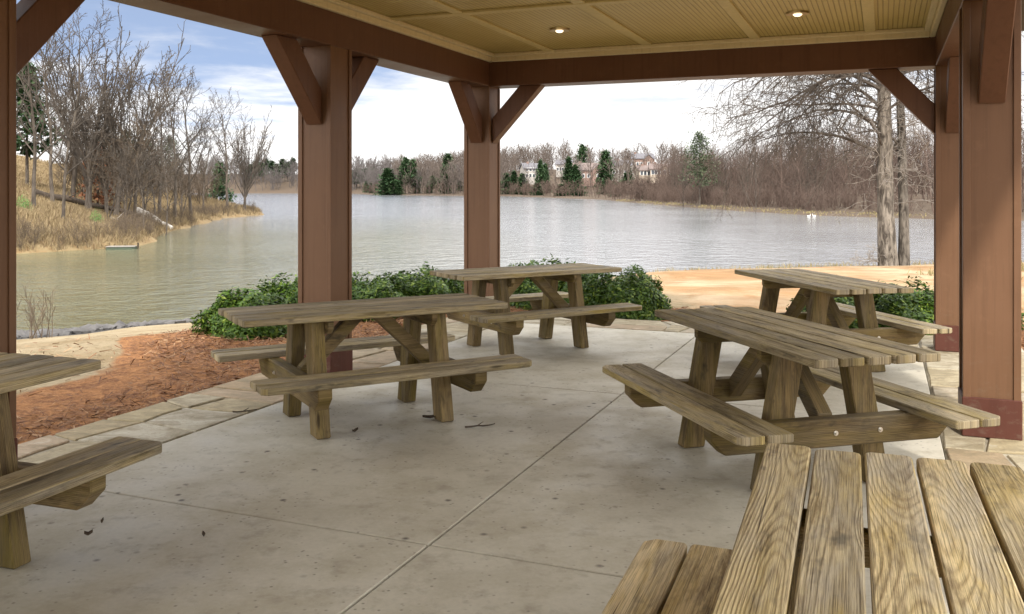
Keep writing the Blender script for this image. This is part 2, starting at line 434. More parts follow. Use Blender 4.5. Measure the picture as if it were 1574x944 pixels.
M_DECK = plain('grey deck boards', (0.20, 0.185, 0.165), 0.8)
M_GREENP = plain('dull green hull', (0.05, 0.07, 0.045), 0.6)
M_FEATHER = plain('white feathers', (0.80, 0.79, 0.76), 0.8)
M_BEAK = plain('orange beak', (0.6, 0.3, 0.06), 0.5)
M_DARK = plain('dark dead leaf', (0.06, 0.04, 0.025), 0.8)
def emit_mat():
    k = NT('lamp glow'); k.set((1.0, 0.9, 0.7), 0.4)
    k.b.inputs['Emission Color'].default_value = (1.0, 0.86, 0.6, 1); k.b.inputs['Emission Strength'].default_value = 1.6
    return k.m
M_GLOW = emit_mat()

# ------------------------------------------------------------------ camera
F, YH, CH = 1402.3, 290.5, 1.535
W_, H_ = 1574.0, 944.0
cam = bpy.data.cameras.new('camera'); co = bpy.data.objects.new('camera', cam); col.objects.link(co)
cam.sensor_width = 36.0; cam.lens = F / W_ * 36.0
cam.shift_y = -(H_ / 2 - YH) / W_
cam.clip_start = 0.05; cam.clip_end = 6000
co.location = (0, 0, CH); co.rotation_euler = (R(90), 0, 0)
sc.camera = co

# ------------------------------------------------------------------ pavilion
TH = R(22.16); CT, ST = math.cos(TH), math.sin(TH)
AL, AR, BB, BS = -4.16, 0.457, 9.53, 3.22
HB, HBT, HC = 2.705, 2.975, 3.065           # beam bottom, trim bottom, ceiling
def ab(a, b, z=0.0): return Vector((a * CT + b * ST, -a * ST + b * CT, z))
A0, B0 = (AL + AR) / 2, 3.09
pav = empty('pavilion', ab(A0, B0), -TH)
tag(pav, 'open timber picnic shelter with brown posts, braced beams and cream beadboard ceiling', 'pavilion')
rows = [BB - BS * i for i in range(5)]
PW = 0.32
BW = 0.30
def P(a, b, z=0): return (a - A0, b - B0, z)
def brace(b0, axis, sgn, a_c):
    """brace in the plane of a beam; b0 = where the post face is; runs away in sgn direction along axis"""
    m = MB(int(abs(b0 * 100) + 7 * sgn + 50 + abs(a_c) * 10))
    dv, dh = 0.645, 0.60; tv = 0.285; th_ = tv * dh / dv
    y0 = HB - 0.001
    pts = [(0.0, y0 - dv), (0.0, y0 - dv + tv), (sgn * (dh - th_), y0), (sgn * dh, y0)]
    wd = 0.15
    if axis == 'b':   # outline (b, z) extruded in a
        M = Matrix(((0, 0, 1, a_c - A0), (1, 0, 0, b0 - B0), (0, 1, 0, 0), (0, 0, 0, 1)))
    else:
        M = Matrix(((1, 0, 0, b0 - A0), (0, 0, -1, a_c - B0), (0, 1, 0, 0), (0, 0, 0, 1)))
    m.prism(pts, -wd / 2, wd / 2, M, 0.006)
    m.build('brace', M_BEAM, pav)
for side, a_in in ((-1, AL), (1, AR)):
    for i, b in enumerate(rows):
        a0, a1 = (a_in - PW, a_in) if side < 0 else (a_in, a_in + PW)
        m = MB(i)
        g = 0.012
        m.box(P(a0 + g, b + g, 0.0), P(a1 - g, b + PW - g, HB))
        p = m.build('post', M_POST, pav)
        # corner boards
        t = MB(i + 20)
        cw = 0.042
        for (x, sx) in ((a0, 1), (a1, -1)):
            for (y, sy) in ((b, 1), (b + PW, -1)):
                pts = [(0, 0), (cw, 0), (cw, g - 0.001), (g - 0.001, g - 0.001), (g - 0.001, cw), (0, cw)]
                pts = [(x - A0 + sx * px, y - B0 + sy * py) for px, py in pts]
                t.prism(pts, 0.24, HB, Matrix(), 0.0025)
        tt = t.build('corner_board', M_POST, p)
        q = MB(i + 40)
        q.box(P(a0 - 0.006, b - 0.006, 0.0), P(a1 + 0.006, b + PW + 0.006, 0.245), Matrix(), 0.006)
        q.build('plinth', M_PLINTH, p)
        ac = (a0 + a1) / 2
        if i < 4: brace(b, 'b', -1, ac)
        if i > 0: brace(b + PW, 'b', 1, ac)
    m = MB(90)
    a0, a1 = (a_in - BW, a_in) if side < 0 else (a_in, a_in + BW)
    m.box(P(a0, rows[-1], HB), P(a1, BB, HC + 0.05), Matrix(), 0.006)
    m.build('beam', M_BEAM, pav)
for b, i in ((BB, 0), (rows[-1] - BW - 0.002, 4)):
    m = MB(91)
    m.box(P(AL - BW, b + 0.002, HB), P(AR + BW, b + BW, HC + 0.05), Matrix(), 0.006)
    m.build('beam', M_BEAM, pav)
    bc = b + BW / 2
    brace(AL, 'a', 1, bc); brace(AR, 'a', -1, bc)
m = MB(92)
m.box(P(AL + 0.001, rows[-1], HC), P(AR - 0.001, BB, HC + 0.04))
ceil = m.build('ceiling', M_CEIL, pav)
m = MB(93)
for a in (-0.12, -1.20, -2.30, -3.40):
    m.box(P(a - 0.05, rows[-1] + 0.1, HC - 0.018), P(a + 0.05, BB - 0.10, HC - 0.001), Matrix(), 0.004)
for b in (7.15, 4.71, 2.27, -0.17, -2.6):
    m.box(P(AL + 0.1, b - 0.05, HC - 0.022), P(AR - 0.1, b + 0.05, HC - 0.0005), Matrix(), 0.004)
m.build('batten', M_BATTEN, ceil)
m = MB(94)
for lo, hi in (((AL + 0.001, rows[-1]), (AL + 0.05, BB)), ((AR - 0.05, rows[-1]), (AR - 0.001, BB)), ((AL + 0.05, BB - 0.05), (AR - 0.05, BB - 0.001)), ((AL + 0.05, rows[-1] + 0.001), (AR - 0.05, rows[-1] + 0.05))):
    m.box(P(*lo, HBT), P(*hi, HC - 0.002), Matrix(), 0.008)
for lo, hi in (((AL + 0.05, rows[-1] + 0.05), (AL + 0.10, BB - 0.05)), ((AR - 0.10, rows[-1] + 0.05), (AR - 0.05, BB - 0.05)), ((AL + 0.10, BB - 0.10), (AR - 0.10, BB - 0.05)), ((AL + 0.10, rows[-1] + 0.05), (AR - 0.10, rows[-1] + 0.10))):
    m.box(P(*lo, HC - 0.04), P(*hi, HC - 0.003), Matrix(), 0.006)
m.build('crown_moulding', M_TRIM, pav)
# hip roof
RO = 0.62
m = MB(95)
x0, x1, y0, y1 = AL - BW - RO - A0, AR + BW + RO - A0, rows[-1] - BW - RO - B0, BB + BW + RO - B0
ze, zr = HC + 0.06, HC + 1.75; hx = (x1 - x0) / 2; xm = (x0 + x1) / 2
m.v += [(x0, y0, ze), (x1, y0, ze), (x1, y1, ze), (x0, y1, ze), (xm, y0 + hx, zr), (xm, y1 - hx, zr),
        (x0, y0, ze + .12), (x1, y0, ze + .12), (x1, y1, ze + .12), (x0, y1, ze + .12)]
fs = [(0, 3, 2, 1), (0, 1, 7, 6), (1, 2, 8, 7), (2, 3, 9, 8), (3, 0, 6, 9), (6, 7, 4), (7, 8, 5, 4), (8, 9, 5), (9, 6, 4, 5)]
for f in fs:
    m.f.append(f); m.uv += [(m.v[i][0], m.v[i][1]) for i in f]; m.rc += [(.5, .5, .5, 1)] * len(f); m.sm.append(False)
m.build('roof', M_ROOF, pav)
for a in (-2.87, -0.69):
    for b in (8.25, 4.9, 1.5):
        m = MB(5); n = 20
        c = Vector(P(a, b, HC - 0.023))
        m.cyl(c + Vector((0, 0, 0.022)), c + Vector((0, 0, 0.004)), 0.098, 0.095, 20)
        d = m.build('downlight', M_CHROME, pav)
        g = MB(6)
        g.cyl(c + Vector((0, 0, 0.0035)), c + Vector((0, 0, -0.010)), 0.040, 0.026, 14)
        g.build('bulb', M_GLOW, d)

# ------------------------------------------------------------------ floor
fl = MB(3)
aJ = (-4.03, -1.817, 0.33); bJ = (-3.6, 0.39, 3.51, 6.63, 9.72)
gp = 0.006
for i in range(2):
    for j in range(4):
        fl.box((aJ[i] + gp, bJ[j] + gp, -0.12), (aJ[i + 1] - gp, bJ[j + 1] - gp, 0.0), Matrix(), 0.004)
fl.box((aJ[0], bJ[0], -0.14), (aJ[2], bJ[-1], -0.05))
floor = fl.build('concrete_floor', M_CONC); floor.rotation_euler = (0, 0, -TH)
tag(floor, kind='structure')
M_MORTAR = plain('sandy mortar', (0.30, 0.265, 0.20), 0.9, 0, 0.3)
bd = MB(4)
e = 0.003
bd.box((-4.83, -4.4, -0.12), (-4.03 - e, 10.5, -0.012), Matrix(), 0.01)
bd.box((0.33 + e, -4.4, -0.12), (1.25, 10.5, -0.012), Matrix(), 0.01)
bd.box((-4.03, 9.72 + e, -0.12), (0.33, 10.5, -0.012), Matrix(), 0.01)
bd.box((-4.03, -4.4, -0.12), (0.33, -3.6 - e, -0.012), Matrix(), 0.01)
mo = bd.build('mortar_bed', M_MORTAR); mo.rotation_euler = (0, 0, -TH); tag(mo, kind='structure')
bd = MB(5); rs = random.Random(12)
def strip(u0, u1, v0, v1, f):
    wv = v1 - v0; u = u0; left = [(u, v0), (u, v0 + wv * .5), (u, v1)]
    def on(bl, t):
        t = min(max(t, 0), 1) * 2; i = min(int(t), 1); a, b = bl[i], bl[i + 1]; t -= i
        return (a[0] + (b[0] - a[0]) * t, a[1] + (b[1] - a[1]) * t)
    while u < u1 - 0.02:
        un = min(u + rs.uniform(.28, .85), u1)
        if u1 - un < .25: un = u1
        j = 0 if un == u1 else 1
        right = [(un + j * rs.uniform(-.1, .1), v0), (un + j * rs.uniform(-.1, .1), v0 + wv * rs.uniform(.35, .65)), (un + j * rs.uniform(-.1, .1), v1)]
        nst = rs.choice((1, 2, 2, 2, 3)); cl = [0]; cr = [0]
        for q in range(1, nst):
            m_ = q / nst + rs.uniform(-.13, .13); cl.append(m_ + rs.uniform(-.1, .1)); cr.append(m_ + rs.uniform(-.1, .1))
        cl.append(1); cr.append(1)
        for q in range(nst):
            L0, L1, R0, R1 = on(left, cl[q]), on(left, cl[q + 1]), on(right, cr[q]), on(right, cr[q + 1])
            mid = lambda a, b, s_: ((a[0] + b[0]) / 2 + rs.uniform(-s_, s_), (a[1] + b[1]) / 2 + rs.uniform(-s_, s_))
            poly = [L0, mid(L0, R0, .0 if q == 0 else .02), R0, mid(R0, R1, .015), R1, mid(L1, R1, .0 if q == nst - 1 else .02), L1, mid(L0, L1, .015)]
            cx_, cy_ = sum(a for a, _ in poly) / 8, sum(b for _, b in poly) / 8
            pp = []
            for a, b in poly:
                dx, dy = a - cx_, b - cy_; L_ = math.hypot(dx, dy); kq = max(.3, 1 - .012 / L_ * 1.3)
                pp.append(f(cx_ + dx * kq, cy_ + dy * kq))
            ar = sum(pp[i][0] * pp[(i + 1) % 8][1] - pp[(i + 1) % 8][0] * pp[i][1] for i in range(8))
            if ar < 0: pp.reverse()
            bd.prism(pp, -.05, rs.uniform(-.004, .006), Matrix(), 0.007)
        left = right; u = un
strip(-4.4, 10.5, -4.83, -4.03 - e, lambda u, v: (v, u))
strip(-4.4, 10.5, 0.33 + e, 1.25, lambda u, v: (v, u))
strip(-4.03, 0.33, 9.72 + e, 10.5, lambda u, v: (u, v))
bdo = bd.build('stone_paving', M_FLAG); bdo.rotation_euler = (0, 0, -TH)
tag(bdo, kind='structure')

# ------------------------------------------------------------------ picnic tables
TL, TW, WO, LB, ZT, ZS = 1.80, 0.70, 1.44, 1.76, 0.75, 0.415
NB = 5
def make_table(seed, W_T):
    root = empty('picnic_table')
    rg = random.Random(seed)
    def plank(m, x0, x1, y0, y1, z0, z1, clip):
        c = clip
        pts = [(x0 + c[0], y0), (x1 - c[1], y0), (x1, y0 + c[1]), (x1, y1 - c[3]), (x1 - c[3], y1), (x0 + c[2], y1), (x0, y1 - c[2]), (x0, y0 + c[0])]
        cx, cy = (x0 + x1) / 2, (y0 + y1) / 2
        M = Matrix.Translation((cx, cy, (z0 + z1) / 2)) @ Euler((rg.uniform(-.008, .008), rg.uniform(-.0012, .0012), rg.uniform(-.0012, .0012))).to_matrix().to_4x4()
        m.prism([(a - cx, b - cy) for a, b in pts], -(z1 - z0) / 2, (z1 - z0) / 2, M, 0.0045)
    m = MB(seed)
    pt = TW / NB; gap = 0.011
    for i in range(NB):
        y0 = -TW / 2 + i * pt + gap / 2; j0, j1 = rg.uniform(-.007, .007), rg.uniform(-.007, .007)
        c = 0.014
        plank(m, -TL / 2 + j0, TL / 2 + j1, y0, y0 + pt - gap, ZT - 0.04, ZT + rg.uniform(-.001, .001), (c, c, c, c))
    m.build('tabletop', W_T, root)
    for s in (-1, 1):
        m = MB(seed + 3 + s); bw = 0.135
        for q in range(2):
            y0 = s * WO / 2 - (bw * 2 + 0.012) * (s > 0) + q * (bw + 0.012)
            outer = (q == 1) == (s > 0)
            c = 0.035 if outer else 0.01
            plank(m, -LB / 2 + rg.uniform(-.008, .008), LB / 2 + rg.uniform(-.008, .008), y0, y0 + bw, ZS - 0.04, ZS, (c, c, .01, .01) if s < 0 and outer else ((.01, .01, c, c) if outer else (.01,) * 4))
        m.build('seat', W_T, root)
    xl = 0.42
    for sx in (-1, 1):
        for sy in (-1, 1):
            m = MB(seed + 11 + sx * 2 + sy)
            top = Vector((sx * xl, sy * 0.185, ZT - 0.041)); bot = Vector((sx * xl, sy * 0.318, 0.0))
            d = (top - bot); k = 0.07 * abs(d.y) / d.z
            # leg: outline in y-z (cut level top and bottom), extruded along x
            w = 0.068
            pts = [(bot.z, bot.y - w), (bot.z, bot.y + w), (top.z, top.y + w), (top.z, top.y - w)]
            M = Matrix(((0, 0, 1, sx * xl), (0, 1, 0, 0), (1, 0, 0, 0), (0, 0, 0, 1)))
            m.prism(pts, -0.045, 0.045, M, 0.006)
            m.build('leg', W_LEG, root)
        m = MB(seed + 31 + sx)
        h = 0.14; zt = ZS - 0.041; yo = WO / 2 - 0.03; cl = 0.075
        pts = [(-yo, zt), (yo, zt), (yo, zt - h + cl), (yo - cl, zt - h), (-yo + cl, zt - h), (-yo, zt - h + cl)]
        xo = sx * (xl + 0.045 + 0.001)
        M = Matrix(((0, 0, sx, xo), (1, 0, 0, 0), (0, 1, 0, 0), (0, 0, 0, 1)))
        m.prism(pts, 0.0, 0.085, M, 0.006)
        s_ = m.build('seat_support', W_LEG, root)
        for yb in (-0.26, 0.0, 0.27):
            g = MB(2)
            xb = xo + sx * 0.0845
            g.cyl((xb, yb, zt - 0.07), (xb + sx * 0.004, yb, zt - 0.07), 0.013, 0.013, 10)
            g.cyl((xb + sx * 0.004, yb, zt - 0.07), (xb + sx * 0.013, yb, zt - 0.07), 0.008, 0.007, 6)
            g.build('bolt', M_METAL, s_)
        m = MB(seed + 51 + sx)
        zc = ZT - 0.041; yc = TW / 2 - 0.03; cl = 0.035
        pts = [(-yc, zc), (yc, zc), (yc, zc - 0.05), (yc - cl, zc - 0.085), (-yc + cl, zc - 0.085), (-yc, zc - 0.05)]
        xo2 = sx * (xl - 0.046)
        M = Matrix(((0, 0, -sx, xo2), (1, 0, 0, 0), (0, 1, 0, 0), (0, 0, 0, 1)))
        m.prism(pts, 0.0, 0.04, M, 0.005)
        m.build('cleat', W_LEG, root)
        m = MB(seed + 71 + sx)
        # knee brace from the seat support up to the middle of the top: outline in x-z
        xa = sx * (xl + 0.044); za = zt - 0.11
        xb_, zb = sx * 0.085, ZT - 0.041
        w = 0.085
        yb_ = xa - sx * (zb - za) * 1.05
        pts = [(xa, za), (yb_, zb), (yb_ + sx * 0.122, zb), (xa, za + 0.116)]
        if sx > 0: pts = pts[::-1]
        ang = 0
        M = Matrix(((1, 0, 0, 0), (0, 0, -1, 0), (0, 1, 0, 0), (0, 0, 0, 1)))
        m.prism(pts, -0.043, 0.043, M, 0.005)
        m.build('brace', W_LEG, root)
    return root
TABS = [
    ('front left table', -0.975, 6.13, 29.4, 11, 'weathered picnic table standing alone in front of the wide left post'),
    ('', 0.148, 8.89, 31.25, 23, 'weathered picnic table beside the slimmer far corner post, in front of clipped shrubs'),
    ('', 1.484, 5.12, 105.2, 37, 'weathered picnic table with bolted seat beam, between the near corner table and right post'),
    ('', 2.665, 8.02, 101.4, 51, 'grey picnic table nearest the bare twin trunk tree, partly outside the right posts'),
    ('', 0.795, 1.845, 69.6, 64, 'closest picnic table with broad grained planks filling the bottom right corner'),
    ('', -2.49, 3.44, 70.6, 78, 'picnic table cut off by the left edge of the photo, beside the leftmost post')]
for _, x, y, ang, seed, lab in TABS:
    t = make_table(seed, W_TOP if seed == 64 else W_OLD)
    t.location = (x, y, 0.003); t.rotation_euler = (0, 0, R(ang))
    tag(t, lab, 'picnic table', 'picnic tables under the pavilion')

# ------------------------------------------------------------------ terrain + water
WL = -1.5
LAKE = np.array([(-46, 20), (-42, 16), (-30, 14.5), (-15.5, 16.5), (-9.4, 18.1), (-7.57, 19.4), (-6, 20.6), (-3, 22.5), (0, 24.0), (4, 25.5), (8, 26.7), (12, 27.4), (17, 27.6), (24, 27.2), (34, 26), (50, 22), (80, 15),
    (85, 60), (60, 80), (42.4, 91.5), (34, 105), (31, 127), (28.5, 155), (27, 198), (24.8, 262), (15.4, 304), (-4, 385), (-41.5, 425), (-73, 473), (-105, 600), (-167, 655), (-228, 655),
    (-270, 600), (-240, 400), (-150, 250), (-90, 170), (-55, 128), (-40, 116), (-30.2, 110.5), (-28.8, 107), (-30.0, 95), (-26.7, 78), (-23.6, 62), (-20.6, 52.2), (-19.8, 47.5), (-20.4, 46.0), (-23.1, 42.8), (-30, 41), (-42, 38), (-48, 28)], float)
def lake_sd(X, Y):
    """signed distance to the lake outline, positive on land"""
    d = np.full(X.shape, 1e9); ins = np.zeros(X.shape, bool)
    n = len(LAKE)
    for i in range(n):
        x0, y0 = LAKE[i]; x1, y1 = LAKE[(i + 1) % n]
        dx, dy = x1 - x0, y1 - y0
        t = np.clip(((X - x0) * dx + (Y - y0) * dy) / (dx * dx + dy * dy), 0, 1)
        d = np.minimum(d, np.hypot(X - x0 - t * dx, Y - y0 - t * dy))
        c = ((y0 > Y) != (y1 > Y)) & (X < (x1 - x0) * (Y - y0) / (y1 - y0 + 1e-12) + x0)
        ins ^= c
    return np.where(ins, -d, d)
def sst(a, b, x):
    t = np.clip((x - a) / (b - a), 0, 1); return t * t * (3 - 2 * t)
def vnoise(X, Y, s, seed):
    r = np.random.RandomState(seed).rand(64, 64)
    x = X / s; y = Y / s
    xi = np.floor(x).astype(int); yi = np.floor(y).astype(int); fx = x - xi; fy = y - yi
    fx = fx * fx * (3 - 2 * fx); fy = fy * fy * (3 - 2 * fy)
    g = lambda i, j: r[i % 64, j % 64]
    return (g(xi, yi) * (1 - fx) + g(xi + 1, yi) * fx) * (1 - fy) + (g(xi, yi + 1) * (1 - fx) + g(xi + 1, yi + 1) * fx) * fy - 0.5
def height(X, Y, full=False):
    X = np.asarray(X, float); Y = np.asarray(Y, float)
    wob = vnoise(X, Y, 3.1, 1) * 0.9 * sst(25, 60, np.hypot(X, Y))
    s = lake_sd(X, Y) + wob
    sp = np.maximum(s, 0)
    near = (Y < 40) & (np.abs(X) < 90) & ((X > -44))
    wr = sst(-3, 4, X)
    hl = np.minimum(0.135 * sp + 0.12 * (1 - np.exp(-sp / 0.4)), 1.45)
    hr = 1.0 * (1 - np.exp(-sp / 1.1)) + np.minimum(sp * 0.036, 0.43)
    hn = hl * (1 - wr) + hr * wr
    pen = (X < -15) & (Y >= 30) & (Y < 330) & ~((X > -44) & (Y < 36))
    hp = 0.75 * (1 - np.exp(-sp / 1.0)) + np.minimum(0.28 * np.maximum(sp - 3.0, 0), 8) + np.minimum(sp * .03, 4)
    right = (X > 10) & (Y > 30)
    hf = 0.5 * (1 - np.exp(-sp / 2)) + np.minimum(0.05 * np.maximum(sp - 4, 0), 1.2) * (1 - sst(170, 260, Y)) \
        + np.minimum(0.11 * np.maximum(sp - 8, 0), 17) * sst(170, 260, Y) * (1 - sst(480, 600, Y)) * (1 - sst(.16, .26, X / np.maximum(Y, 1))) * (0.35 + 0.65 * sst(-60, 10, X)) + np.minimum(0.13 * sp, 15) * sst(480, 600, Y)
    h = np.where(near, hn, np.where(pen, hp, hf))
    rr = np.hypot(X, Y)
    h = h + np.where(s > 0, 1, 0) * (vnoise(X, Y, 1.7, 3) * 0.10 * sst(0, 3, sp) * sst(8, 14, rr) + vnoise(X, Y, 14, 4) * 1.3 * sst(5, 25, sp) * sst(40, 60, rr))
    h = WL + np.where(s > 0, h, np.maximum(-0.45 * -s - 0.02, -2.5) if False else np.maximum(0.4 * s - 0.02, -2.5))
    # flat pad under and round the pavilion
    A = X * CT - Y * ST; B = X * ST + Y * CT
    dp = np.hypot(np.maximum(np.maximum(-4.9 - A, A - 1.35), 0), np.maximum(np.maximum(-6 - B, B - 10.6), 0))
    pad = 1 - sst(0.0, 3.0, dp)
    h = h * (1 - pad) + (-0.055) * pad
    return (h, s, A, B, dp, near, pen) if full else h
def gz(x, y): return float(height(np.array([x]), np.array([y]))[0])
def poly_ground():
    an = np.concatenate([np.linspace(-180, -36, 50)[:-1], np.linspace(-36, 36, 420), np.linspace(36, 180, 50)[1:-1]])
    rad = np.concatenate([np.linspace(0.5, 30, 170), np.geomspace(30.3, 140, 170), np.geomspace(142, 900, 110), np.geomspace(950, 4500, 14)])
    T_, R_ = np.meshgrid(np.radians(an), rad)
    X = R_ * np.sin(T_); Y = R_ * np.cos(T_)
    h, s, A, B, dp, near, pen = height(X, Y, True)
    na, nr = len(an), len(rad)
    V = np.stack([X, Y, h], -1).reshape(-1, 3)
    idx = np.arange(na * nr).reshape(nr, na)
    nx = np.roll(idx, -1, 1)
    Fq = np.stack([idx[:-1], idx[1:], nx[1:], nx[:-1]], -1).reshape(-1, 4)
    V = np.vstack([V, [[0, 0, -0.055]]])
    sd = vnoise(X, Y, 1.3, 8)
    mul = ((1 - sst(0.8, 1.5, dp + sd * 0.8 - 1.9 * sst(5.6, 8.2, B) + .15)) * (A < -4.2) * (B < 13.5))
    mul = np.maximum(mul, (1 - sst(1.2, 1.7, dp + sd * .5)) * (B > 10) * ~((A > -2.3) & (A < -0.95)))
    sand = sst(1.0, 4.0, X) * near + 0.0
    rock = near * (X < -1) * (1 - sst(0, 1.0, s + sd - 0.8 - 7.6 * sst(-6.0, -10.0, X)))
    gra = (pen & (s > -1)) * 1.0
    lit = ((~near) & (~pen)) * 1.0
    lit = np.maximum(lit, pen * sst(15, 21, s + sd * 8) * (X / np.maximum(Y, 1) > -.475))
    gra = gra * (1 - 0.6 * lit * pen)
    z1 = np.stack([mul, sand, rock, np.ones_like(s)], -1).reshape(-1, 4); z2 = np.stack([gra, lit, 0 * s, np.ones_like(s)], -1).reshape(-1, 4)
    z1 = np.vstack([z1, [[0, 0, 0, 1]]]); z2 = np.vstack([z2, [[0, 0, 0, 1]]])
    me = np_mesh('ground', V, Fq, M_GROUND, True, {'zone': z1, 'zone2': z2})
    o = link('ground', me); tag(o, kind='structure')
poly_ground()
m = MB(1)
m.v = [(-3500, -20, WL), (3500, -20, WL), (3500, 4000, WL), (-3500, 4000, WL)]; m.f = [(0, 1, 2, 3)]; m.uv = [(0, 0)] * 4; m.rc = [(0, 0, 0, 1)] * 4; m.sm = [False]
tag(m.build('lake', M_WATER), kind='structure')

# ------------------------------------------------------------------ plants
def perp(d):
    t = Vector((0, 0, 1)) if abs(d.z) < 0.9 else Vector((1, 0, 0))
    a = d.cross(t).normalized(); return a, d.cross(a).normalized()
def rot_dir(d, ang, az):
    a, b = perp(d)
    return (d * math.cos(ang) + (a * math.cos(az) + b * math.sin(az)) * math.sin(ang)).normalized()
def grow(rg, p, d, L, r, lev, spec, out):
    """spec: list per level of dict(seg, wander, up, kids, ang, lratio, start, rmin)"""
    s = spec[lev]; n = s['seg']; pts = [p.copy()]; rad = [r]
    for i in range(n):
        d = (d + Vector((rg.gauss(0, 1), rg.gauss(0, 1), rg.gauss(0, 1))) * s['wander'] + Vector((0, 0, s['up']))).normalized()
        p = p + d * (L / n); pts.append(p.copy())
        t = (i + 1) / n
        rad.append(max(r * (1 - t * s.get('taper', 0.75)), s['rmin']))
    out.append((pts, rad, lev))
    if lev + 1 < len(spec):
        k = s['kids']; az = rg.random() * 6.28
        for j in range(k):
            t = s['start'] + (1 - s['start']) * (j + rg.random()) / k
            t = min(t, 0.99); f = t * n; i = int(f); q = pts[i].lerp(pts[i + 1], f - i)
            dd = (pts[i + 1] - pts[i]).normalized()
            az += 2.4 + rg.uniform(-.5, .5)
            cd = rot_dir(dd, s['ang'] * rg.uniform(0.7, 1.3), az)
            cl = L * s['lr'] * (1 - 0.55 * t) * rg.uniform(0.7, 1.25)
            cr = max(min(rad[i] * s.get('rr', 0.6), rad[i] * 0.9), spec[lev + 1]['rmin'])
            grow(rg, q, cd, cl, cr, lev + 1, spec, out)
def tubes(brs, sides):
    V = []; Fc = []
    for pts, rad, lev in brs:
        k = sides[lev]; n = len(pts); base = len(V)
        d = (pts[-1] - pts[0]).normalized(); a, b = perp(d)
        for i in range(n):
            for j in range(k):
                t = 2 * math.pi * j / k
                V.append(pts[i] + (a * math.cos(t) + b * math.sin(t)) * rad[i])
        for i in range(n - 1):
            for j in range(k):
                Fc.append((base + i * k + j, base + i * k + (j + 1) % k, base + (i + 1) * k + (j + 1) % k, base + (i + 1) * k + j))
    return np.array([tuple(v) for v in V], 'f'), np.array(Fc, 'i')
def bare_tree(seed, H, r, style='tree', stems=1):
    rg = random.Random(seed); out = []
    if style == 'tree':
        spec = [dict(seg=9, wander=0.05, up=0.05, kids=11, ang=0.75, lr=0.62, start=0.28, rmin=0.03, taper=0.8, rr=0.55),
                dict(seg=6, wander=0.11, up=0.10, kids=8, ang=0.65, lr=0.5, start=0.2, rmin=0.018, taper=0.75, rr=0.6),
                dict(seg=4, wander=0.16, up=0.05, kids=6, ang=0.7, lr=0.5, start=0.15, rmin=0.018, rr=0.7),
                dict(seg=3, wander=0.2, up=0.02, kids=0, ang=0.6, lr=0.5, start=0.2, rmin=0.014)]
    elif style == 'vase':
        spec = [dict(seg=6, wander=0.05, up=0.04, kids=10, ang=0.5, lr=1.25, start=0.35, rmin=0.03, taper=0.5, rr=0.55),
                dict(seg=7, wander=0.07, up=0.06, kids=9, ang=0.5, lr=0.5, start=0.25, rmin=0.018, taper=0.8, rr=0.6),
                dict(seg=4, wander=0.12, up=0.06, kids=6, ang=0.6, lr=0.5, start=0.15, rmin=0.018, rr=0.7),
                dict(seg=3, wander=0.18, up=0.02, kids=0, ang=0.6, lr=0.5, start=0.2, rmin=0.014)]
    elif style == 'fan':
        spec = [dict(seg=4, wander=0.04, up=0.04, kids=17, ang=0.46, lr=2.9, start=0.40, rmin=0.05, taper=0.45, rr=0.5),
                dict(seg=9, wander=0.045, up=0.045, kids=9, ang=0.52, lr=0.29, start=0.25, rmin=0.02, taper=0.85, rr=0.5),
                dict(seg=5, wander=0.09, up=0.09, kids=4, ang=0.55, lr=0.45, start=0.15, rmin=0.015, rr=0.65),
                dict(seg=3, wander=0.14, up=0.05, kids=0, ang=0.6, lr=0.5, start=0.2, rmin=0.012)]
    elif style == 'sapling':
        spec = [dict(seg=6, wander=0.05, up=0.06, kids=13, ang=0.6, lr=0.5, start=0.12, rmin=0.02, taper=0.8, rr=0.5),
                dict(seg=4, wander=0.13, up=0.10, kids=7, ang=0.6, lr=0.5, start=0.15, rmin=0.013, rr=0.6),
                dict(seg=2, wander=0.2, up=0.05, kids=0, ang=0.6, lr=0.5, start=0.2, rmin=0.011)]
    elif style == 'far':
        spec = [dict(seg=4, wander=0.05, up=0.06, kids=14, ang=0.6, lr=0.5, start=0.15, rmin=0.06, taper=0.7, rr=0.5),
                dict(seg=3, wander=0.13, up=0.12, kids=5, ang=0.6, lr=0.55, start=0.15, rmin=0.045, rr=0.6),
                dict(seg=2, wander=0.2, up=0.05, kids=0, ang=0.6, lr=0.5, start=0.2, rmin=0.04)]
    elif style == 'brush':
        spec = [dict(seg=4, wander=0.10, up=0.05, kids=8, ang=0.6, lr=0.6, start=0.1, rmin=0.012, taper=0.7, rr=0.6),
                dict(seg=3, wander=0.18, up=0.06, kids=5, ang=0.7, lr=0.6, start=0.15, rmin=0.010, rr=0.7),
                dict(seg=2, wander=0.2, up=0.02, kids=0, ang=0.6, lr=0.5, start=0.2, rmin=0.009)]
    for s in range(stems):
        d = Vector((rg.gauss(0, .04 + (.05 if style == 'fan' else .13) * (stems > 1)), rg.gauss(0, .04 + (.05 if style == 'fan' else .13) * (stems > 1)), 1)).normalized()
        h = H * (1 if s == 0 else rg.uniform(.7, 1))
        if style == 'vase': h *= 0.5
        if style == 'fan': h *= 0.27
        grow(rg, Vector((rg.gauss(0, .15) * (stems > 1), rg.gauss(0, .15) * (stems > 1), -0.25)), d, h, r * (1 if s == 0 else rg.uniform(.6, .9)), 0, spec, out)
    # root flare
    for pts, rad, lev in out:
        if lev == 0: rad[0] *= 1.35
    sides = [7, 4, 3, 3] if style in ('tree', 'vase', 'fan') else [5, 3, 3]
    trunk = [b for b in out if b[2] == 0]; crown = [b for b in out if b[2] > 0]
    return tubes(trunk, sides), tubes(crown, sides)
def join(parts):
    V = []; Fs = []; o = 0
    for v, f in parts:
        V.append(v); Fs.append(f + o); o += len(v)
    return np.vstack(V), np.vstack(Fs)
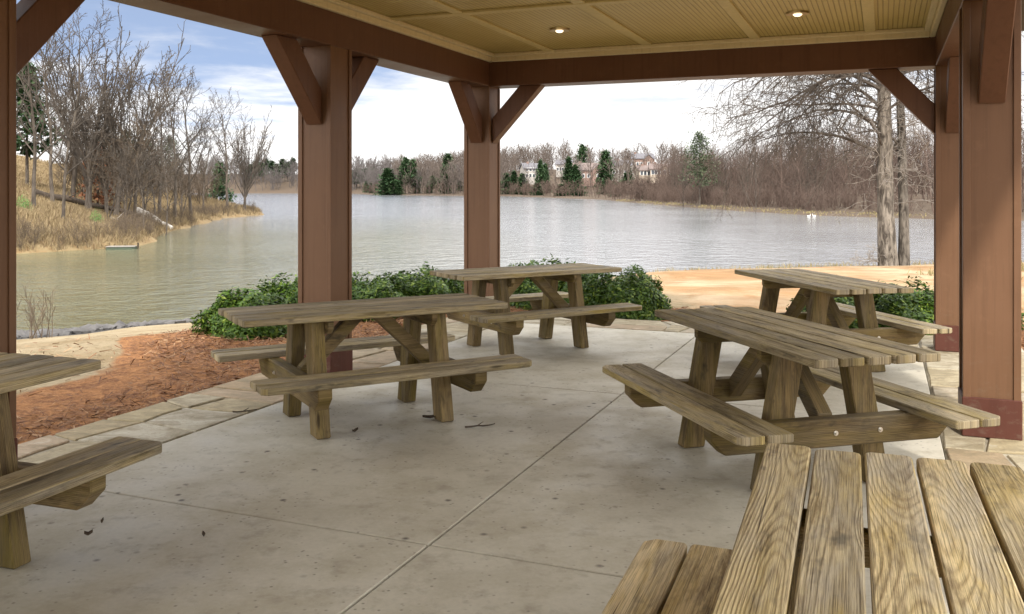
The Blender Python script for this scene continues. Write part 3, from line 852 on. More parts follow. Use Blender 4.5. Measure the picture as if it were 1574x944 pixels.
def place(v, x, y, z, rz, s, sz=None):
    c, q = math.cos(rz), math.sin(rz); w = np.empty_like(v)
    w[:, 0] = (v[:, 0] * c - v[:, 1] * q) * s + x; w[:, 1] = (v[:, 0] * q + v[:, 1] * c) * s + y
    w[:, 2] = v[:, 2] * (sz or s) + z
    return w

PROTO = {}
def proto(key, seed, H, r, style, stems, bark, twig):
    (tv, tf), (cv, cf) = bare_tree(seed, H, r, style, stems)
    PROTO[key] = (np_mesh('trunk', tv, tf, bark, True), np_mesh('crown', cv, cf, twig, False))
proto('a', 1, 12, 0.17, 'tree', 1, M_BARK, M_TWIG)
proto('b', 2, 12, 0.15, 'vase', 3, M_BARK, M_TWIG)
proto('c', 3, 11, 0.15, 'tree', 1, M_BARK, M_TWIG)
proto('d', 4, 11, 0.14, 'vase', 2, M_BARK, M_TWIG)
proto('e', 5, 9, 0.11, 'tree', 1, M_BARK, M_TWIG)
proto('v', 8, 12, 0.16, 'fan', 1, M_BARK, M_TWIG)
proto('w', 19, 12, 0.13, 'fan', 2, M_BARK, M_TWIG)
proto('f', 6, 9, 0.10, 'tree', 2, M_BARK, M_TWIGB)
def tree(key, x, y, s, rz, label, group=None, name='bare_tree', lean=(0, 0), sz=None):
    t = empty(name, (x, y, gz(x, y) - 0.05), rz)
    t.rotation_euler = (lean[0], lean[1], rz)
    t.scale = (s, s, sz or s)
    link('trunk', PROTO[key][0], t); link('crown', PROTO[key][1], t)
    tag(t, label, 'tree', group)
    return t
def at(px, dist): return (px - 787.0) / F * dist
G1 = 'bare trees on the left bank'
for px, dist, key, s, rz, lab in [
    (52, 52, 'c', 0.85, 0.3, 'leafless tree leftmost on the grassy bank, beside the brown post'),
    (96, 50, 'e', 0.95, 1.2, 'slim pale trunked tree in the grass near the left water edge'),
    (82, 57, 'a', 0.78, 2.0, 'leafless tree behind the slim pale trunk on the left bank'),
    (135, 62, 'v', 1.5, 0.5, 'tallest fan shaped bare tree rising above the left bank thicket'),
    (172, 64, 'w', 1.4, 2.6, 'broad many stemmed bare tree right of the tallest fan shaped one'),
    (112, 68, 'a', 1.0, 4.0, 'bare tree half hidden behind the tallest fan shaped tree'),
    (205, 66, 'e', 1.15, 1.4, 'pale trunked bare tree above the bleached fallen log'),
    (245, 74, 'a', 0.84, 3.3, 'bare tree just right of the bleached fallen log'),
    (268, 72, 'c', 0.92, 5.0, 'leaning bare tree over the bend of the left bank'),
    (294, 80, 'a', 0.88, 1.9, 'dark bare tree standing left of the point'),
    (312, 92, 'e', 0.9, 0.9, 'small bare tree inland of the sandy point'),
    (350, 100, 'a', .9, 2.2, 'left one of the twin bare trees at the tip of the point'),
    (374, 104, 'w', 1.28, 4.4, 'right one of the twin bare trees at the very tip of the point')]:
    tree(key, at(px, dist), dist, s, rz, lab, G1)
rg = random.Random(77)
for i in range(8):
    px = rg.uniform(95, 325); dist = rg.uniform(72, 104)
    tree(rg.choice('acef'), at(px, dist), dist, rg.uniform(.5, .78), rg.uniform(0, 6.28), 'thin grey bare tree in the thicket behind the left bank', 'bare trees of the left bank thicket')
for i in range(10):
    px = rg.uniform(60, 260); dist = rg.uniform(56, 72)
    tree(rg.choice('ef'), at(px, dist), dist, rg.uniform(.5, .75), rg.uniform(0, 6.28), 'small bare sapling among the grass on the left bank', 'saplings on the left bank')

# brush and saplings that read as one mass
BR = [join(bare_tree(100 + i, 4.5, 0.05, 'brush', 3)) for i in range(4)]
SP = [join(bare_tree(200 + i, 9.0, 0.09, 'sapling', 1)) for i in range(5)]
FR = [join(bare_tree(300 + i, 11.0, 0.14, 'far', 1)) for i in range(5)]
def mass(name, protos, spots, mat, label, cat):
    parts = []
    for (x, y, s, sz) in spots:
        v, f = rg.choice(protos)
        parts.append((place(v, x, y, gz(x, y) - 0.1, rg.uniform(0, 6.28), s, sz), f))
    V, Fc = join(parts)
    o = link(name, np_mesh(name, V, Fc, mat)); tag(o, label, cat, None, 'stuff')
    return o
sp = []
while len(sp) < 125:
    d = rg.uniform(66, 118); px = rg.uniform(85, 345); x = at(px, d)
    s = float(lake_sd(np.array([x]), np.array([d]))[0])
    if s > 4.5 and (d > 70 or rg.random() < 0.4):
        k = rg.uniform(.6, 1.2) * (.6 if px < 120 else 1); sp.append((x, d, k, k))
mass('underbrush', BR, sp, M_TWIGB, 'tangled grey brown brush under the bare trees of the left bank', 'brush')
sp = []
while len(sp) < 260:
    d = rg.uniform(43, 108); px = rg.uniform(20, 390); x = at(px, d)
    s = float(lake_sd(np.array([x]), np.array([d]))[0])
    if 0.2 < s < 2.2: k = rg.uniform(.12, .3); sp.append((x, d, k, k))
mass('bank_brush', BR, sp, M_TWIGB, 'low brown twigs along the waterline of the left bank', 'brush')
# right bank wood
sp = []; ind = []
while len(sp) < 720:
    x = rg.uniform(24, 170); y = rg.uniform(86, 280)
    if not (0.16 < x / y < 0.66): continue
    s = float(lake_sd(np.array([x]), np.array([y]))[0])
    if 4.5 < s < 62:
        k = rg.uniform(.8, 1.25) * (1.0 if s > 10 else 0.8); sp.append((x, y, k * 1.05, k))
mass('bare_woodland', SP, sp, M_TWIGR, 'dense reddish brown leafless wood lining the right bank', 'wood')
SPM = [np_mesh('bare_tree', v, f, M_TWIGR) for v, f in SP[:3]]
SPG = [np_mesh('bare_tree', v, f, M_TWIG) for v, f in SP[2:]]
n = 0
while n < 60:
    x = rg.uniform(24, 100); y = rg.uniform(88, 200)
    if not (0.165 < x / y < 0.60): continue
    s = float(lake_sd(np.array([x]), np.array([y]))[0])
    if 3.5 < s < 12:
        o = link('bare_tree', rg.choice(SPM + SPG)); k = rg.uniform(.8, 1.15)
        o.location = (x, y, gz(x, y) - .1); o.scale = (k, k, k); o.rotation_euler = (0, 0, rg.uniform(0, 6.28))
        tag(o, 'slender leafless tree at the front edge of the right bank wood', 'tree', 'front trees of the right bank wood'); n += 1
sp = []
while len(sp) < 320:
    x = rg.uniform(20, 100); y = rg.uniform(84, 260)
    if not (0.135 < x / y < 0.66): continue
    s = float(lake_sd(np.array([x]), np.array([y]))[0])
    if 2.2 < s < 9: k = rg.uniform(.35, .8); sp.append((x, y, k * 1.2, k))
mass('bank_thicket', BR, sp, M_TWIGR, 'low leafless thicket along the foot of the right bank wood', 'brush')
# far shore wood
sp = []
while len(sp) < 900:
    y = rg.uniform(280, 900); px = rg.uniform(300, 1060); x = at(px, y)
    s = float(lake_sd(np.array([x]), np.array([y]))[0])
    if not (5 < s < 120): continue
    if 795 < px < 1060 and s < 95 and rg.random() < 0.9: continue
    k = rg.uniform(.7, 1.15) * (1.35 if y > 520 else 1.15); sp.append((x, y, k * 1.15, k))
mass('far_woodland', FR, [q for q in sp if q[0] / q[1] < -0.13], M_FARTW, 'grey leafless wood along the far left shore of the lake', 'wood')
mass('far_woodland', FR, [q for q in sp if q[0] / q[1] >= -0.13], M_FARTW2, 'brownish leafless wood along the far shore behind the corner post', 'wood')
sp = []
while len(sp) < 240:
    y = rg.uniform(200, 560); px = rg.uniform(530, 1060); x = at(px, y)
    s = float(lake_sd(np.array([x]), np.array([y]))[0])
    if 1.5 < s < 10: k = rg.uniform(.25, .5); sp.append((x, y, k * 1.6, k))
mass('shore_scrub', FR, sp, M_TWIGR, 'low reddish scrub along the far waterline', 'brush')

# evergreens
def needles(seed, H, Rb, n, kind, ns=1.0):
    rg_ = random.Random(seed); V = []; Fc = []; C = []
    tufts = []
    nl = 16 if kind == 'pine' else 22
    for i in range(nl):
        t = 0.28 + 0.72 * (i + .5) / nl if kind == 'pine' else 0.06 + .94 * (i + .5) / nl
        rr = Rb * ((1 - t) ** 0.7 if kind != 'pine' else (1 - t) ** 0.55) * rg_.uniform(.65, 1.15)
        for j in range(6 if kind == 'pine' else 9):
            az = rg_.uniform(0, 6.28)
            for q in range(3):
                w = rr * (0.35 + 0.33 * q) * rg_.uniform(.8, 1.1)
                tufts.append((math.cos(az) * w, math.sin(az) * w, t * H + (0.10 if kind == 'pine' else -.05) * w + rg_.gauss(0, .12), rg_.uniform(.22, .42) * Rb * .55))
    for k in range(n):
        cx, cy, cz, s = rg_.choice(tufts)
        p = Vector((cx + rg_.gauss(0, s * .6), cy + rg_.gauss(0, s * .6), cz + rg_.gauss(0, s * .45)))
        d = Vector((rg_.gauss(0, 1), rg_.gauss(0, 1), rg_.gauss(0.2, .7))).normalized()
        a, b = perp(d); L = rg_.uniform(.2, .42) * Rb * .6 * ns; w = L * .36
        i = len(V); V += [p - a * w, p + a * w, p + d * L]; Fc.append((i, i + 1, i + 2))
        c = (rg_.random(), rg_.random(), 0, 1); C += [c] * 3
    return np.array([tuple(v) for v in V], 'f'), np.array(Fc, 'i'), C
def trunk_mesh(H, r):
    return tubes([([Vector((0, 0, -.3)), Vector((.05, 0, H * .5)), Vector((0, .04, H * .96))], [r * 1.2, r * .7, r * .15], 0)], [7])
EV = {}
for key, seed, H, Rb, n_, kind, mat in (('pine', 1, 12, 3.3, 2600, 'pine', M_PINE), ('cedar', 2, 8, 2.7, 3600, 'cedar', M_PINE), ('pale', 3, 12, 4.6, 3200, 'pine', M_PINEY)):
    v, f, c = needles(seed, H, Rb, n_, kind, .42 if key == 'pale' else 1.0)
    tv, tf = trunk_mesh(H, .16)
    EV[key] = (np_mesh('trunk', tv, tf, M_BARK, True), np_mesh('crown', v, f, mat, False, {'rnd': c}))
def evergreen(key, px, dist, s, label, group=None, sz=None, name=None):
    x = at(px, dist)
    t = empty(name or ('pine_tree' if key != 'cedar' else 'evergreen_tree'), (x, dist, gz(x, dist) - 0.1), px * 0.37)
    t.scale = (s, s, sz or s)
    link('trunk', EV[key][0], t); link('crown', EV[key][1], t)
    tag(t, label, 'tree', group)
evergreen('pine', 42, 66, 0.72, 'green pine among the bare trees at the left edge, beside the brown post')
for px_q, d_q, s_q, l_q in ((196, 92, .5, 'olive pine behind the bare trees, left of the bleached log'), (228, 98, .46, 'olive pine behind the bare trees, just right of the bleached log'), (262, 104, .5, 'olive pine screened by the bare trees at the bend of the left bank'), (160, 88, .42, 'olive pine screened by the fan shaped bare trees')):
    evergreen('pale', px_q, d_q, s_q, l_q)
evergreen('pine', 338, 150, 0.8, 'dark small pine behind the twin bare trees of the point')
evergreen('pale', 1076, 150, 1.0, 'tall grey green pine standing above the right bank wood', None, 0.98)
evergreen('cedar', 1098, 175, 0.9, 'small dark evergreen just right of the tall grey green pine')
evergreen('cedar', 597, 452, 3.0, 'broad dark evergreen on the far shore between the two left posts', None, 1.7)
evergreen('pine', 623, 458, 1.5, 'left one of two dark round topped pines on the far shore')
evergreen('pine', 634, 455, 1.5, 'right one of two dark round topped pines on the far shore', None, 1.4)
evergreen('pine', 688, 440, 1.6, 'pine poking above the bare wood just left of the far corner post', None, 1.55)
evergreen('cedar', 612, 448, 1.2, 'low bright green evergreen right of the broad dark one', None, .8)
for i, (px, d, s, sz) in enumerate([(778, 400, 1.5, 1.1), (790, 398, 1.5, 1.2), (803, 402, 1.4, 1.0), (831, 380, 1.4, 1.7), (838, 385, 1.2, 1.5)]):
    evergreen('cedar', px, d, s, ['dark evergreen touching the far corner post on the far shore', 'dark evergreen second right of the far corner post on the far shore', 'low dark evergreen below the pale gabled house', 'dark evergreen right of the pale gabled house', 'shorter dark evergreen beside the one right of the pale gabled house'][i], None, sz)
for i, (px, d, s, sz, lab) in enumerate([(874, 330, 1.5, 1.65, 'tall narrow dark evergreen below the big brown roofed house'), (885, 328, 1.5, 1.3, 'shorter dark evergreen right of the tall narrow one'), (931, 350, 1.9, 1.75, 'bushy dark evergreen between the two house groups'), (935, 300, 1.3, .8, 'low green evergreen on the slope under the bushy one'), (963, 295, 1.2, .8, 'low green evergreen nearest the sandy gully'), (968, 345, 0.9, .9, 'small dark evergreen in front of the pale house walls')]):
    evergreen('cedar', px, d, s, lab, None, sz)
evergreen('pine', 895, 395, 1.3, 'lone pine showing above the brown roofed house', None, 1.5)
for i in range(9):
    px = 385 + i * 8.2; evergreen('pine', px, 700 + (i * 37) % 60, 1.7, 'dark pine in the row on the far left shore', 'pines on the far left shore', 1.25)
for i, px in enumerate((548, 562, 575)):
    evergreen('pine', px, 640, 1.6, 'dark pine crown over the grey wood right of the wide left post', 'pines right of the wide left post', 1.1)

for i in range(26):
    px = 772 + (i * 61) % 250 + rg.uniform(-4, 4); dd_ = float(np.interp(px, (772, 858, 917, 979, 1040), (392, 308, 272, 202, 172))) + rg.uniform(8, 55)
    if float(lake_sd(np.array([at(px, dd_)]), np.array([dd_]))[0]) < 7: continue
    k_ = rg.uniform(.55, 1.0); evergreen('cedar', px, dd_, k_ * 1.25, 'low green evergreen on the slope between the far houses and the water', 'low evergreens below the far houses', k_ * .62)
for i in range(14):
    px = 545 + (i * 47) % 165 + rg.uniform(-4, 4); dd_ = float(np.interp(px, (540, 570, 650, 712), (612, 485, 435, 408))) + rg.uniform(10, 50)
    k_ = rg.uniform(.6, 1.15); evergreen('cedar' if i % 3 else 'pine', px, dd_, k_ * 1.3, 'small dark evergreen in the far wood between the wide left post and the corner post', 'evergreens in the far wood between the posts', k_ * 1.0)
# slender tall trees that stand out
SL = np_mesh('bare_tree', *join(bare_tree(400, 15, 0.13, 'sapling', 1)), M_TWIG)
for px, d, s, lab in ((1050, 150, .85, 'slender bare tree left of the tall grey green pine, higher than the wood'), (1162, 112, .75, 'thin bare treetop sticking out of the right bank wood')):
    o = link('bare_tree', SL); x = at(px, d); o.location = (x, d, gz(x, d) - .1); o.scale = (s * .6, s * .6, s); tag(o, lab, 'tree')
# taller bare trees on the far shore
FM = [np_mesh('bare_tree', v, f, M_FARTW) for v, f in FR]
for i in range(46):
    px = rg.choice([rg.uniform(636, 712), rg.uniform(775, 950), rg.uniform(440, 700)]); d = rg.uniform(400, 470) if px < 760 else rg.uniform(345, 420)
    x = at(px, d)
    if float(lake_sd(np.array([x]), np.array([d]))[0]) < 8: continue
    o = link('bare_tree', rg.choice(FM)); k = rg.uniform(1.0, 1.3) * (1 if px < 760 else .85)
    o.location = (x, d, gz(x, d) - .1); o.scale = (k * .8, k * .8, k); o.rotation_euler = (0, 0, rg.uniform(0, 6.28))
    tag(o, 'tall pale bare tree standing over the far shore wood', 'tree', 'tall bare trees of the far shore')

# ------------------------------------------------------------------ big twin trunk tree by the water, right
def big_tree():
    x, y = at(1372, 23.5), 23.5
    t = empty('shore_tree', (x, y, gz(x, y) - 0.05))
    tag(t, 'big bare tree with two grey trunks and drooping twigs by the water', 'tree')
    rg_ = random.Random(9)
    def trunk(p0, d0, L, r0, flare):
        pts = [Vector(p0)]; d = Vector(d0).normalized(); rad = [r0 * flare]
        for i in range(14):
            d = (d + Vector((rg_.gauss(0, .022), rg_.gauss(0, .022), .03))).normalized()
            pts.append(pts[-1] + d * L / 14); rad.append(r0 * (1 - .6 * (i + 1) / 14) * (1.0 if i > 0 else 1.08))
        return (pts, rad, 0)
    t1 = trunk((-.10, 0, -.2), (-.035, 0, 1), 11, .225, 1.2)
    t2 = trunk((.33, .1, -.2), (.025, .02, 1), 10, .135, 1.2)
    for tr in (t1, t2):
        v, f = tubes([tr], [12]); link('trunk', np_mesh('trunk', v, f, M_BARKBIG, True), t)
    spec = [dict(seg=10, wander=0.13, up=-0.13, kids=11, ang=0.75, lr=0.55, start=0.12, rmin=0.012, taper=0.85, rr=0.6),
            dict(seg=6, wander=0.17, up=-0.10, kids=8, ang=0.7, lr=0.55, start=0.1, rmin=0.008, taper=0.8, rr=0.65),
            dict(seg=5, wander=0.2, up=-0.06, kids=6, ang=0.7, lr=0.55, start=0.1, rmin=0.0045, rr=0.7),
            dict(seg=3, wander=0.2, up=-0.04, kids=0, ang=.6, lr=.5, start=.2, rmin=0.0035)]
    out = []
    for k in range(42):
        tr = t1 if k % 3 else t2
        h = rg_.uniform(2.8, 9.5); f = (h + .2) / (11 if tr is t1 else 10) * 14; i = min(int(f), 13)
        p = tr[0][i].lerp(tr[0][min(i + 1, 14)], f - i)
        az = rg_.choice([rg_.uniform(2.2, 4.1), rg_.uniform(0, 6.28)])
        d = Vector((math.cos(az), math.sin(az), rg_.uniform(.5, 1.3)))
        grow(rg_, p, d.normalized(), rg_.uniform(2.8, 4.8) * (1.15 if 2.6 < az < 3.7 else .9), rg_.uniform(.035, .065), 0, spec, out)
    # short epicormic sprays hugging the trunks
    spec2 = [dict(seg=5, wander=0.2, up=-0.05, kids=6, ang=0.8, lr=0.5, start=0.15, rmin=0.007, taper=0.7, rr=0.7),
             dict(seg=4, wander=0.25, up=-0.05, kids=4, ang=0.8, lr=0.5, start=0.1, rmin=0.005, rr=.7),
             dict(seg=3, wander=0.25, up=-0.02, kids=0, ang=.6, lr=.5, start=.2, rmin=0.004)]
    out2 = []
    for k in range(80):
        tr = t1 if k % 2 else t2; h = rg_.uniform(1.5, 6.5); f = (h + .2) / (11 if tr is t1 else 10) * 14; i = int(f)
        p = tr[0][i].lerp(tr[0][i + 1], f - i); az = rg_.uniform(0, 6.28)
        grow(rg_, p, Vector((math.cos(az), math.sin(az), rg_.uniform(-.2, .5))).normalized(), rg_.uniform(.7, 2.1), .011, 0, spec2, out2)
    for k in range(5):
        az = rg_.uniform(2.4, 4.0)
        grow(rg_, Vector((-.35, 0, .15)), Vector((math.cos(az), math.sin(az), rg_.uniform(.1, .5))).normalized(), rg_.uniform(.6, 1.1), .012, 0, spec2, out2)
    out = [b for b in out]
    v, f = tubes(out, [5, 3, 3, 3]); link('crown', np_mesh('crown', v, f, M_TWIG), t)
    v, f = tubes(out2, [3, 3, 3]); link('twigs', np_mesh('twigs', v, f, M_SPRAY), t)
big_tree()

# ------------------------------------------------------------------ shrubs by the pavilion
def shrub_mesh(seed, rx, ry, hz, n):
    rg_ = np.random.RandomState(seed)
    lob = rg_.rand(9, 3) * [6.28, 1, 1]
    V = []; C = []
    d = rg_.normal(size=(n, 3)); d[:, 2] = np.abs(d[:, 2]) * 1.0 - 0.15; d /= np.linalg.norm(d, axis=1)[:, None]
    az = np.arctan2(d[:, 1], d[:, 0])
    bump = 1 + 0.12 * np.sin(3 * az + lob[0, 0]) + 0.09 * np.sin(5 * az + lob[1, 0] + 4 * d[:, 2]) + 0.10 * np.sin(7 * d[:, 0] + lob[2, 0]) * np.sin(6 * d[:, 2] + 5 * d[:, 1] + lob[3, 0])
    rad = bump * (1 - 0.42 * rg_.rand(n) ** 1.6) * (1 + 0.045 * rg_.normal(size=n) * (rg_.rand(n) < .3))
    P_ = d * rad[:, None] * [rx, ry, hz]; P_[:, 2] = np.maximum(P_[:, 2] + 0.06, -0.06 + 0.1 * rg_.rand(n))
    nr = d + rg_.normal(size=(n, 3)) * 0.55 + [0, 0, .35]; nr /= np.linalg.norm(nr, axis=1)[:, None]
    t = np.cross(nr, rg_.normal(size=(n, 3))); t /= np.linalg.norm(t, axis=1)[:, None]
    b = np.cross(nr, t)
    L = (0.029 + 0.02 * rg_.rand(n))[:, None]; w = L * 0.42
    v = np.stack([P_ - t * L, P_ + b * w - nr * w * .2, P_ + t * L, P_ - b * w - nr * w * .2], 1).reshape(-1, 3)
    f = np.arange(n * 4).reshape(-1, 4)
    c = np.ones((n, 4)); c[:, :3] = rg_.rand(n, 3)
    return v, f, np.repeat(c, 4, 0)
SM = []
for i in range(3):
    v, f, c = shrub_mesh(10 + i, 0.68, 0.62, 0.66, 13000)
    me = np_mesh('foliage', v, f, M_LEAF, False, {'rnd': c})
    b = []
    grow(random.Random(i), Vector((0, 0, -.1)), Vector((0, 0, 1)), .5, .02, 0, [dict(seg=3, wander=.1, up=0, kids=9, ang=1.0, lr=.9, start=.05, rmin=.006, rr=.7), dict(seg=3, wander=.15, up=.05, kids=4, ang=.7, lr=.5, start=.3, rmin=.004), dict(seg=2, wander=.2, up=0, kids=0, ang=.5, lr=.5, start=.2, rmin=.003)], b)
    sv, sf = tubes(b, [4, 3, 3])
    SM.append((me, np_mesh('stem', sv, sf, M_BARK)))
for i, (px, d, s, sz, lab) in enumerate([
    (388, 10.1, .80, .74, 'leafy green shrub left of the wide left post, behind the table bench'),
    (456, 10.8, .82, .80, 'leafy green shrub half hidden behind the wide left post'),
    (575, 11.5, .84, .74, 'green shrub just right of the wide left post'),
    (650, 12.1, .86, .78, 'green shrub midway between the wide left post and the far corner post'),
    (735, 12.9, .7, .7, 'green shrub mostly hidden behind the far corner post'),
    (828, 12.6, .92, .88, 'green shrub peeking over the far table right of the corner post'),
    (895, 12.1, .78, .8, 'green shrub behind the right end of the far table'),
    (965, 11.4, .82, .86, 'round dark green shrub beside the sandy opening'),
    (1290, 10.7, .84, .74, 'dark green shrub behind the grey right hand table'),
    (1382, 10.4, .84, .76, 'dark green shrub against the far right post'),
    (1490, 10.2, .84, .78, 'dark green shrub seen behind the two right posts')]):
    x = at(px, d)
    t = empty('shrub', (x, d, gz(x, d) - 0.02), i * 1.3)
    t.scale = (s, s, sz * .92)
    link('foliage', SM[i % 3][0], t); link('stem', SM[i % 3][1], t)
    tag(t, lab, 'shrub', 'clipped shrubs round the pavilion')

# ------------------------------------------------------------------ ground cover
def blades(name, spots, hmin, hmax, wid, mat, label, cat, nper=5, spread=.15, lean=.35):
    r = np.random.RandomState(5)
    S = np.repeat(np.array(spots), nper, 0); n = len(S)
    S = S[:, :2] + r.normal(size=(n, 2)) * spread
    z = height(S[:, 0], S[:, 1]) - .03
    h = r.uniform(hmin, hmax, n) * np.repeat(np.array(spots)[:, 2], nper)
    az = r.uniform(0, 6.28, n); ln = r.normal(size=(n, 2)) * lean * h[:, None]
    base = np.stack([S[:, 0], S[:, 1], z], 1)
    sd = np.stack([np.cos(az), np.sin(az), 0 * az], 1) * wid
    mid = base + np.stack([ln[:, 0] * .4, ln[:, 1] * .4, h * .6], 1); tip = base + np.stack([ln[:, 0], ln[:, 1], h], 1)
    V = np.stack([base - sd, base + sd, mid + sd * .7, mid - sd * .7, tip], 1).reshape(-1, 3)
    i0 = np.arange(n)[:, None] * 5
    Fq = np.hstack([i0, i0 + 1, i0 + 2, i0 + 3]); Ft = np.hstack([i0 + 3, i0 + 2, i0 + 4])
    Fa = np.vstack([np.hstack([i0, i0 + 1, i0 + 2]), np.hstack([i0, i0 + 2, i0 + 3]), Ft])
    c = np.ones((n, 4)); c[:, :3] = r.rand(n, 3)
    o = link(name, np_mesh(name, V, Fa, mat, False, {'rnd': np.repeat(c, 5, 0)}))
    tag(o, label, cat, None, 'stuff')
rn = np.random.RandomState(3)
px = rn.uniform(-160, 400, 34000); dd = rn.uniform(42, 112, 34000); xx = (px - 787) / F * dd
s = lake_sd(xx, dd); hh = vnoise(xx, dd, 4, 21) + .5
ok = (s > .2) & (s < 22) & (rn.rand(34000) < np.where(s < 7, 1.0, .45))
spots = np.stack([xx, dd, .5 + .8 * hh * np.where(s < 6, 1, .6)], 1)[ok]
blades('dry_grass', spots, .25, .58, .02, M_GRASS, 'tall tan dry grass covering the left bank', 'grass')
xx = rn.uniform(15, 60, 9000); dd = rn.uniform(85, 330, 9000); s = lake_sd(xx, dd); ok = (s > .2) & (s < 2.5) & (xx / dd < .52) & (dd < 230) & (vnoise(xx, dd, 9, 5) > -.12)
blades('shore_grass', np.stack([xx, dd, .5 + 0 * xx], 1)[ok], .25, .6, .05, M_GRASS2, 'thin tan grass strip along the right waterline', 'grass', 5, .3)
xx = rn.uniform(3.5, 17, 5200); dd = rn.uniform(14, 27, 5200); s_ = lake_sd(xx, dd); vn_ = vnoise(xx, dd, 2.3, 31)
ok = (s_ > .15) & ((s_ < 2.2) | (vn_ > .2)) & (xx * ST + dd * CT > 12.3) & (vn_ > -.2)
blades('sparse_turf', np.stack([xx, dd, .5 + .5 * np.clip(vn_ + .5, 0, 1)], 1)[ok], 0.09, .26, .009, M_GRASS2, 'sparse tan turf on the sandy bank near the twin trunk tree', 'grass', 4, .12)
# pine straw: short needles lying on the mulch bed
n = 110000
A_ = rn.uniform(-9.0, 2.5, n); B_ = rn.uniform(1.0, 13.0, n)
dp = np.hypot(np.maximum(np.maximum(-4.85 - A_, A_ - 1.27), 0), np.maximum(B_ - 10.52, 0))
ok = (dp > 0.0) & (dp < 3.2) & (rn.rand(n) < np.clip((1.1 + 1.9 * sst(5.6, 8.2, B_) + vnoise(A_, B_, 1.1, 77) - dp) / .7, .07, 1)) & ((A_ < -4.2) | ((B_ > 10) & ((A_ < -2.4) | (A_ > -0.9)) & (dp < 1.6)))
A_, B_ = A_[ok], B_[ok]; n = len(A_)
X_ = A_ * CT + B_ * ST; Y_ = -A_ * ST + B_ * CT; Z_ = height(X_, Y_)
az = rn.uniform(0, 6.28, n); L = rn.uniform(.018, .055, n); w = rn.uniform(.002, .006, n)
c = np.stack([X_, Y_, Z_ + rn.uniform(.004, .03, n)], 1)
d = np.stack([np.cos(az), np.sin(az), rn.normal(size=n) * .25], 1) * L[:, None]; e = np.stack([-np.sin(az), np.cos(az), rn.normal(size=n) * .4], 1) * w[:, None]
V = np.stack([c - d - e, c + d - e * .6, c + d + e * .6, c - d + e], 1).reshape(-1, 3)
cc = np.ones((n, 4)); cc[:, :3] = rn.rand(n, 3)
o = link('pine_straw', np_mesh('pine_straw', V, np.arange(4 * n).reshape(-1, 4), M_STRAW, False, {'rnd': np.repeat(cc, 4, 0)}))
tag(o, 'reddish brown pine straw mulch around the pavilion', 'mulch', None, 'stuff')
# riprap
def rock_v(r):
    bm = bmesh.new(); bmesh.ops.create_icosphere(bm, subdivisions=1, radius=1)
    v = np.array([tuple(x.co) for x in bm.verts]); f = np.array([[q.index for q in p.verts] for p in bm.faces]); bm.free()
    return v * (1 + r.normal(size=(len(v), 1)) * .18), f
parts = []
xx = rn.uniform(-18, -3.5, 16000); yy = rn.uniform(11, 24, 16000); ss = lake_sd(xx, yy)
ok = (ss > -.25) & (ss < 0.9 + 8.0 * sst(-6.0, -10.0, xx)) & (rn.rand(16000) < np.where(ss < 2, 1, .75)); xx, yy = xx[ok][:4200], yy[ok][:4200]; zz_ = height(xx, yy)
rocks = [rock_v(rn) for _ in range(12)]
for x, y, z in zip(xx, yy, zz_):
    v, f = rocks[rn.randint(12)]; kk = rn.uniform(.04, .15) * (.6 + .8 * rn.rand()); parts.append((place(v * [1, .8, .6], x, y, z + .01, rn.uniform(0, 6), kk), f))
V, Fc = join(parts)
tag(link('riprap', np_mesh('riprap', V, Fc, M_STONE)), 'grey broken stones along the near waterline at the left', 'stones', None, 'stuff')
# dry weed near the left post
def weed():
    x, y = at(52, 13.5), 13.5
    t = empty('dry_weed', (x, y, gz(x, y)))
    out = []; r_ = random.Random(4)
    for i in range(16):
        grow(r_, Vector((r_.gauss(0, .12), r_.gauss(0, .12), -.05)), Vector((r_.gauss(0, .25), r_.gauss(0, .25), 1)).normalized(), r_.uniform(.5, .85), .008, 0,
             [dict(seg=4, wander=.08, up=.02, kids=5, ang=.5, lr=.45, start=.3, rmin=.004, rr=.6), dict(seg=2, wander=.1, up=.05, kids=0, ang=.5, lr=.5, start=.3, rmin=.003)], out)
    v, f = tubes(out, [3, 3]); link('stem', np_mesh('stem', v, f, M_TWIGB), t)
    tag(t, 'dry brown weed clump beside the leftmost post at the water', 'weed')
weed()
def bright_shrub(px, d, s, lab):
    x = at(px, d); v, f, c = shrub_mesh(31, .5, .5, .9, 900)
    t = empty('small_shrub', (x, d, gz(x, d)), 0); t.scale = (s, s, s * 1.2)
    link('foliage', np_mesh('foliage', v, f, M_BRIGHT, False, {'rnd': c}), t)
    sv, sf = tubes([([Vector((0, 0, -.1)), Vector((0, .02, .6))], [.03, .01], 0)], [5]); link('stem', np_mesh('stem', sv, sf, M_BARK), t)
    tag(t, lab, 'shrub')
bright_shrub(148, 54, .8, 'small bright green shrub in the tan grass of the left bank')
bright_shrub(36, 50, .8, 'low green shrub in the grass at the left edge beside the post')
# rust coloured beech holding its leaves
v, f, c = needles(9, 4.5, 1.7, 900, 'cedar')
x, y = at(150, 66), 66
t = empty('rusty_tree', (x, y, gz(x, y)))
tv, tf = trunk_mesh(4.5, .08); link('trunk', np_mesh('trunk', tv, tf, M_BARK), t); link('crown', np_mesh('crown', v, f, M_RUST, False, {'rnd': c}), t)
tag(t, 'small tree still holding rust coloured leaves on the left bank', 'tree')

